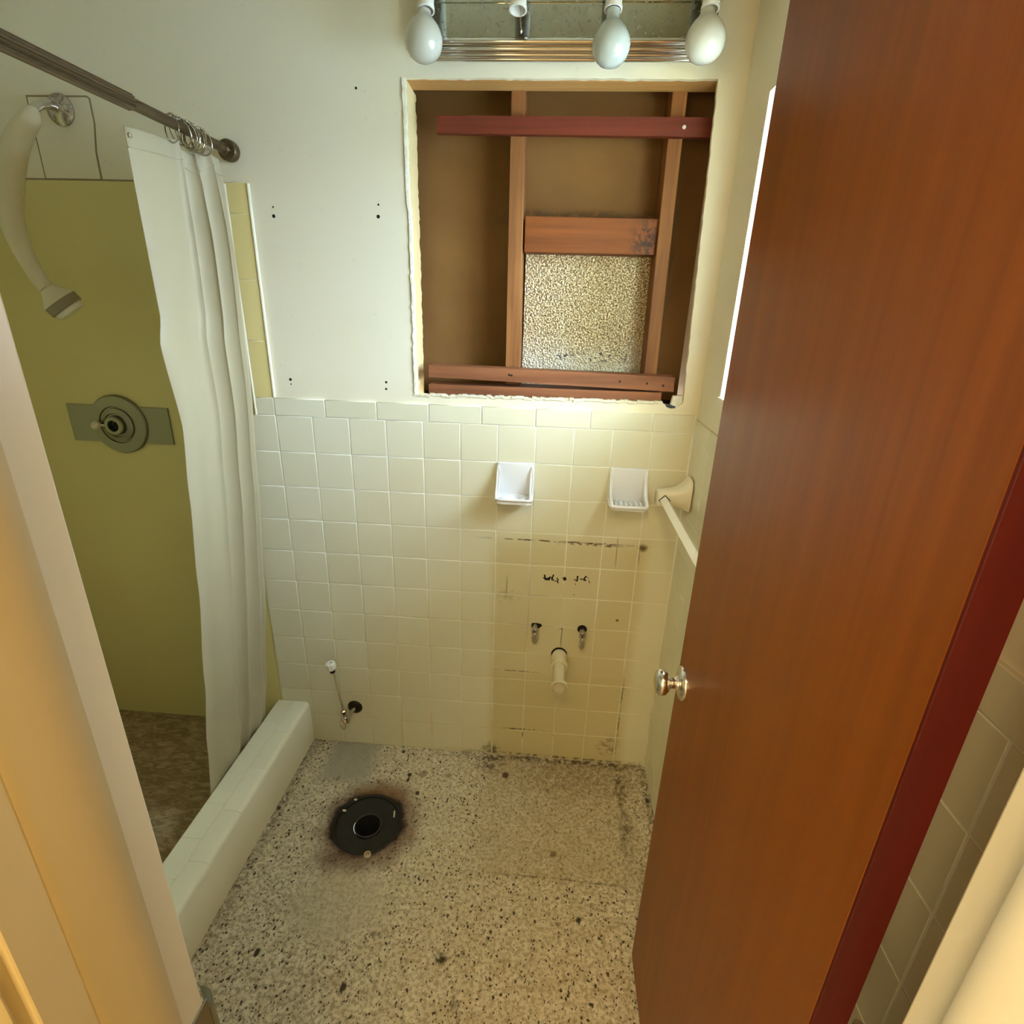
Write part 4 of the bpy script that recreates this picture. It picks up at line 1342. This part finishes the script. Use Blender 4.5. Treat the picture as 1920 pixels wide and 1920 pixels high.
def sink_stop(x, z, zz, lab, square):
    root = thing('angle_stop', (x, -0.004, z), lab, 'shutoff valve', 'sink shutoff valves')
    bb = B()
    if square:
        bb.plate([(x - 0.013, z - 0.004), (x - 0.011, z + 0.008), (x + 0.006, z + 0.009), (x + 0.020, z + 0.006), (x + 0.022, z - 0.001), (x + 0.012, z - 0.010), (x - 0.008, z - 0.012)], [], -0.0042, -0.001, 'y')
    else:
        bb.lathe([(0.0155, 0.0), (0.0155, 0.001)], (x, -0.0032, z), (0, -1, 0), 20)
    bb.build('wall_hole', BLACK, root)
    bb = B(); bb.tube([(x, -0.003, z - 0.001), (x, -0.040, z - 0.003)], [0.0085, 0.0095], 12); bb.lathe([(0.0085, -0.010), (0.0100, -0.008), (0.0100, 0.012), (0.0075, 0.014)], (x, -0.036, z - 0.003), (0, 0, 1), 10)
    bb.build('valve_body', OLDCHROME, root, smooth=40)
    bb = B(); oval_handle(bb, (x + (0.001 if square else -0.001), -0.046, z - 0.016 if square else z - 0.022), (0.0, -0.9, -0.38), 0.0105, 0.0285, 0.013, (1, 0, 0))
    bb.build('oval_handle', HANDLE, root, smooth=40)
    return root


sink_stop(0.792, 0.556, 0, 'left of the two tarnished chrome shutoff valves under the ink scribble, in a ragged hole', True)
sink_stop(0.945, 0.553, 0, 'right of the two tarnished chrome shutoff valves, in a round black hole', False)

dp = thing('drain_pipe', (0.877, -0.004, 0.445), 'off-white plastic drain stub sticking out of the wall between the shutoff valves', 'drain pipe')
b = B(); b.lathe([(0.0265, 0.0), (0.0265, 0.0012)], (0.876, -0.0032, 0.4505), (0, -1, 0), 26); b.build('wall_hole', BLACK, dp)
A = Vector((0.0, -1, -0.08)).normalized()
b = B(); b.lathe([(0.0225, 0.0), (0.0225, 0.008), (0.0255, 0.009), (0.0255, 0.018), (0.0240, 0.020), (0.0240, 0.046), (0.0270, 0.048), (0.0270, 0.062), (0.0225, 0.063), (0.0215, 0.060)], (0.877, -0.002, 0.448), A, 30); b.build('coupling', PVC, dp, smooth=35)
b = B(); b.lathe([(0.0185, 0.055), (0.0185, 0.158), (0.0165, 0.158), (0.0165, 0.12), (0.003, 0.12)], (0.877, -0.002, 0.448), A, 28); b.build('pipe', PVC, dp, smooth=35)
b = B(); b.lathe([(0.0185, 0.146), (0.0262, 0.147), (0.0262, 0.156), (0.0235, 0.157), (0.0235, 0.150), (0.0186, 0.150)], (0.877, -0.002, 0.448), A, 30); b.build('end_collar', PVC, dp, smooth=35)

# ------------------------------------------------------------------ toilet flange
tf = thing('toilet_flange', (0.300, -0.324, -0.01), 'black tarry toilet flange ring sunk in the floor, with an open drain', 'toilet flange')
b = B(); b.lathe([(0.128, -0.002), (0.108, -0.004), (0.094, -0.007), (0.080, -0.010), (0.062, -0.011), (0.050, -0.0105), (0.0425, -0.012)], (0.300, -0.324, 0.0), (0, 0, 1), 48, cap0=False, cap1=False); b.build('flange_plate', TAR, tf, smooth=50)
b = B(); b.torus((0.302, -0.326, -0.009), (0, 0, 1), 0.0405, 0.0028, 40, 8); b.build('pipe_lip', IRON, tf, smooth=60)
b = B(); b.lathe([(0.040, -0.010), (0.038, -0.06), (0.036, -0.20)], (0.302, -0.326, 0.0), (0, 0, 1), 36, cap0=False, cap1=True); b.build('pipe_wall', BLACK, tf, smooth=60)
b = B(); b.tube([(0.375, -0.290, -0.007), (0.3755, -0.283, 0.011)], 0.0026, 10); b.build('flange_bolt', CERAMIC_C, tf, smooth=40)
b = B(); b.torus((0.300, -0.324, -0.003), (0, 0, 1), 0.103, 0.0055, 56, 8); b.build('wax_ring', TAR, tf, smooth=60)
nb = B(); nb.lathe([(0.0095, 0.0), (0.0105, 0.001), (0.0105, 0.009), (0.0100, 0.010), (0.0078, 0.010), (0.0074, 0.002), (0.002, 0.002)], (0.336, -0.432, 0.0005), (0.05, -0.1, 1), 18)
no = nb.build('nut', simple('brass_nut', (0.60, 0.50, 0.34), 0.35, 0.5), smooth=35, origin=(0.336, -0.432, 0.0))
tag(no, 'small pale ring nut lying on the floor just below the black flange', 'nut')
for (x, y, l, a) in ((0.235, -0.2465, 0.010, 0.4), (0.2135, -0.2900, 0.012, 1.2)):
    cb = B(); cb.box(x - l / 2, x + l / 2, y - 0.003, y + 0.003, 0.0, 0.005, 0.0015, 1)
    co = cb.build('wax_crumb', WHITEP, origin=(x, y, 0.0))
    tag(co, 'tiny white crumb at the rim of the flange, ' + ('upper one' if y > -0.27 else 'lower one, towards the curb'), 'crumb', 'white crumbs at the flange rim')

for o in list(bpy.data.objects):
    if '_loc' in o:
        del o['_loc']
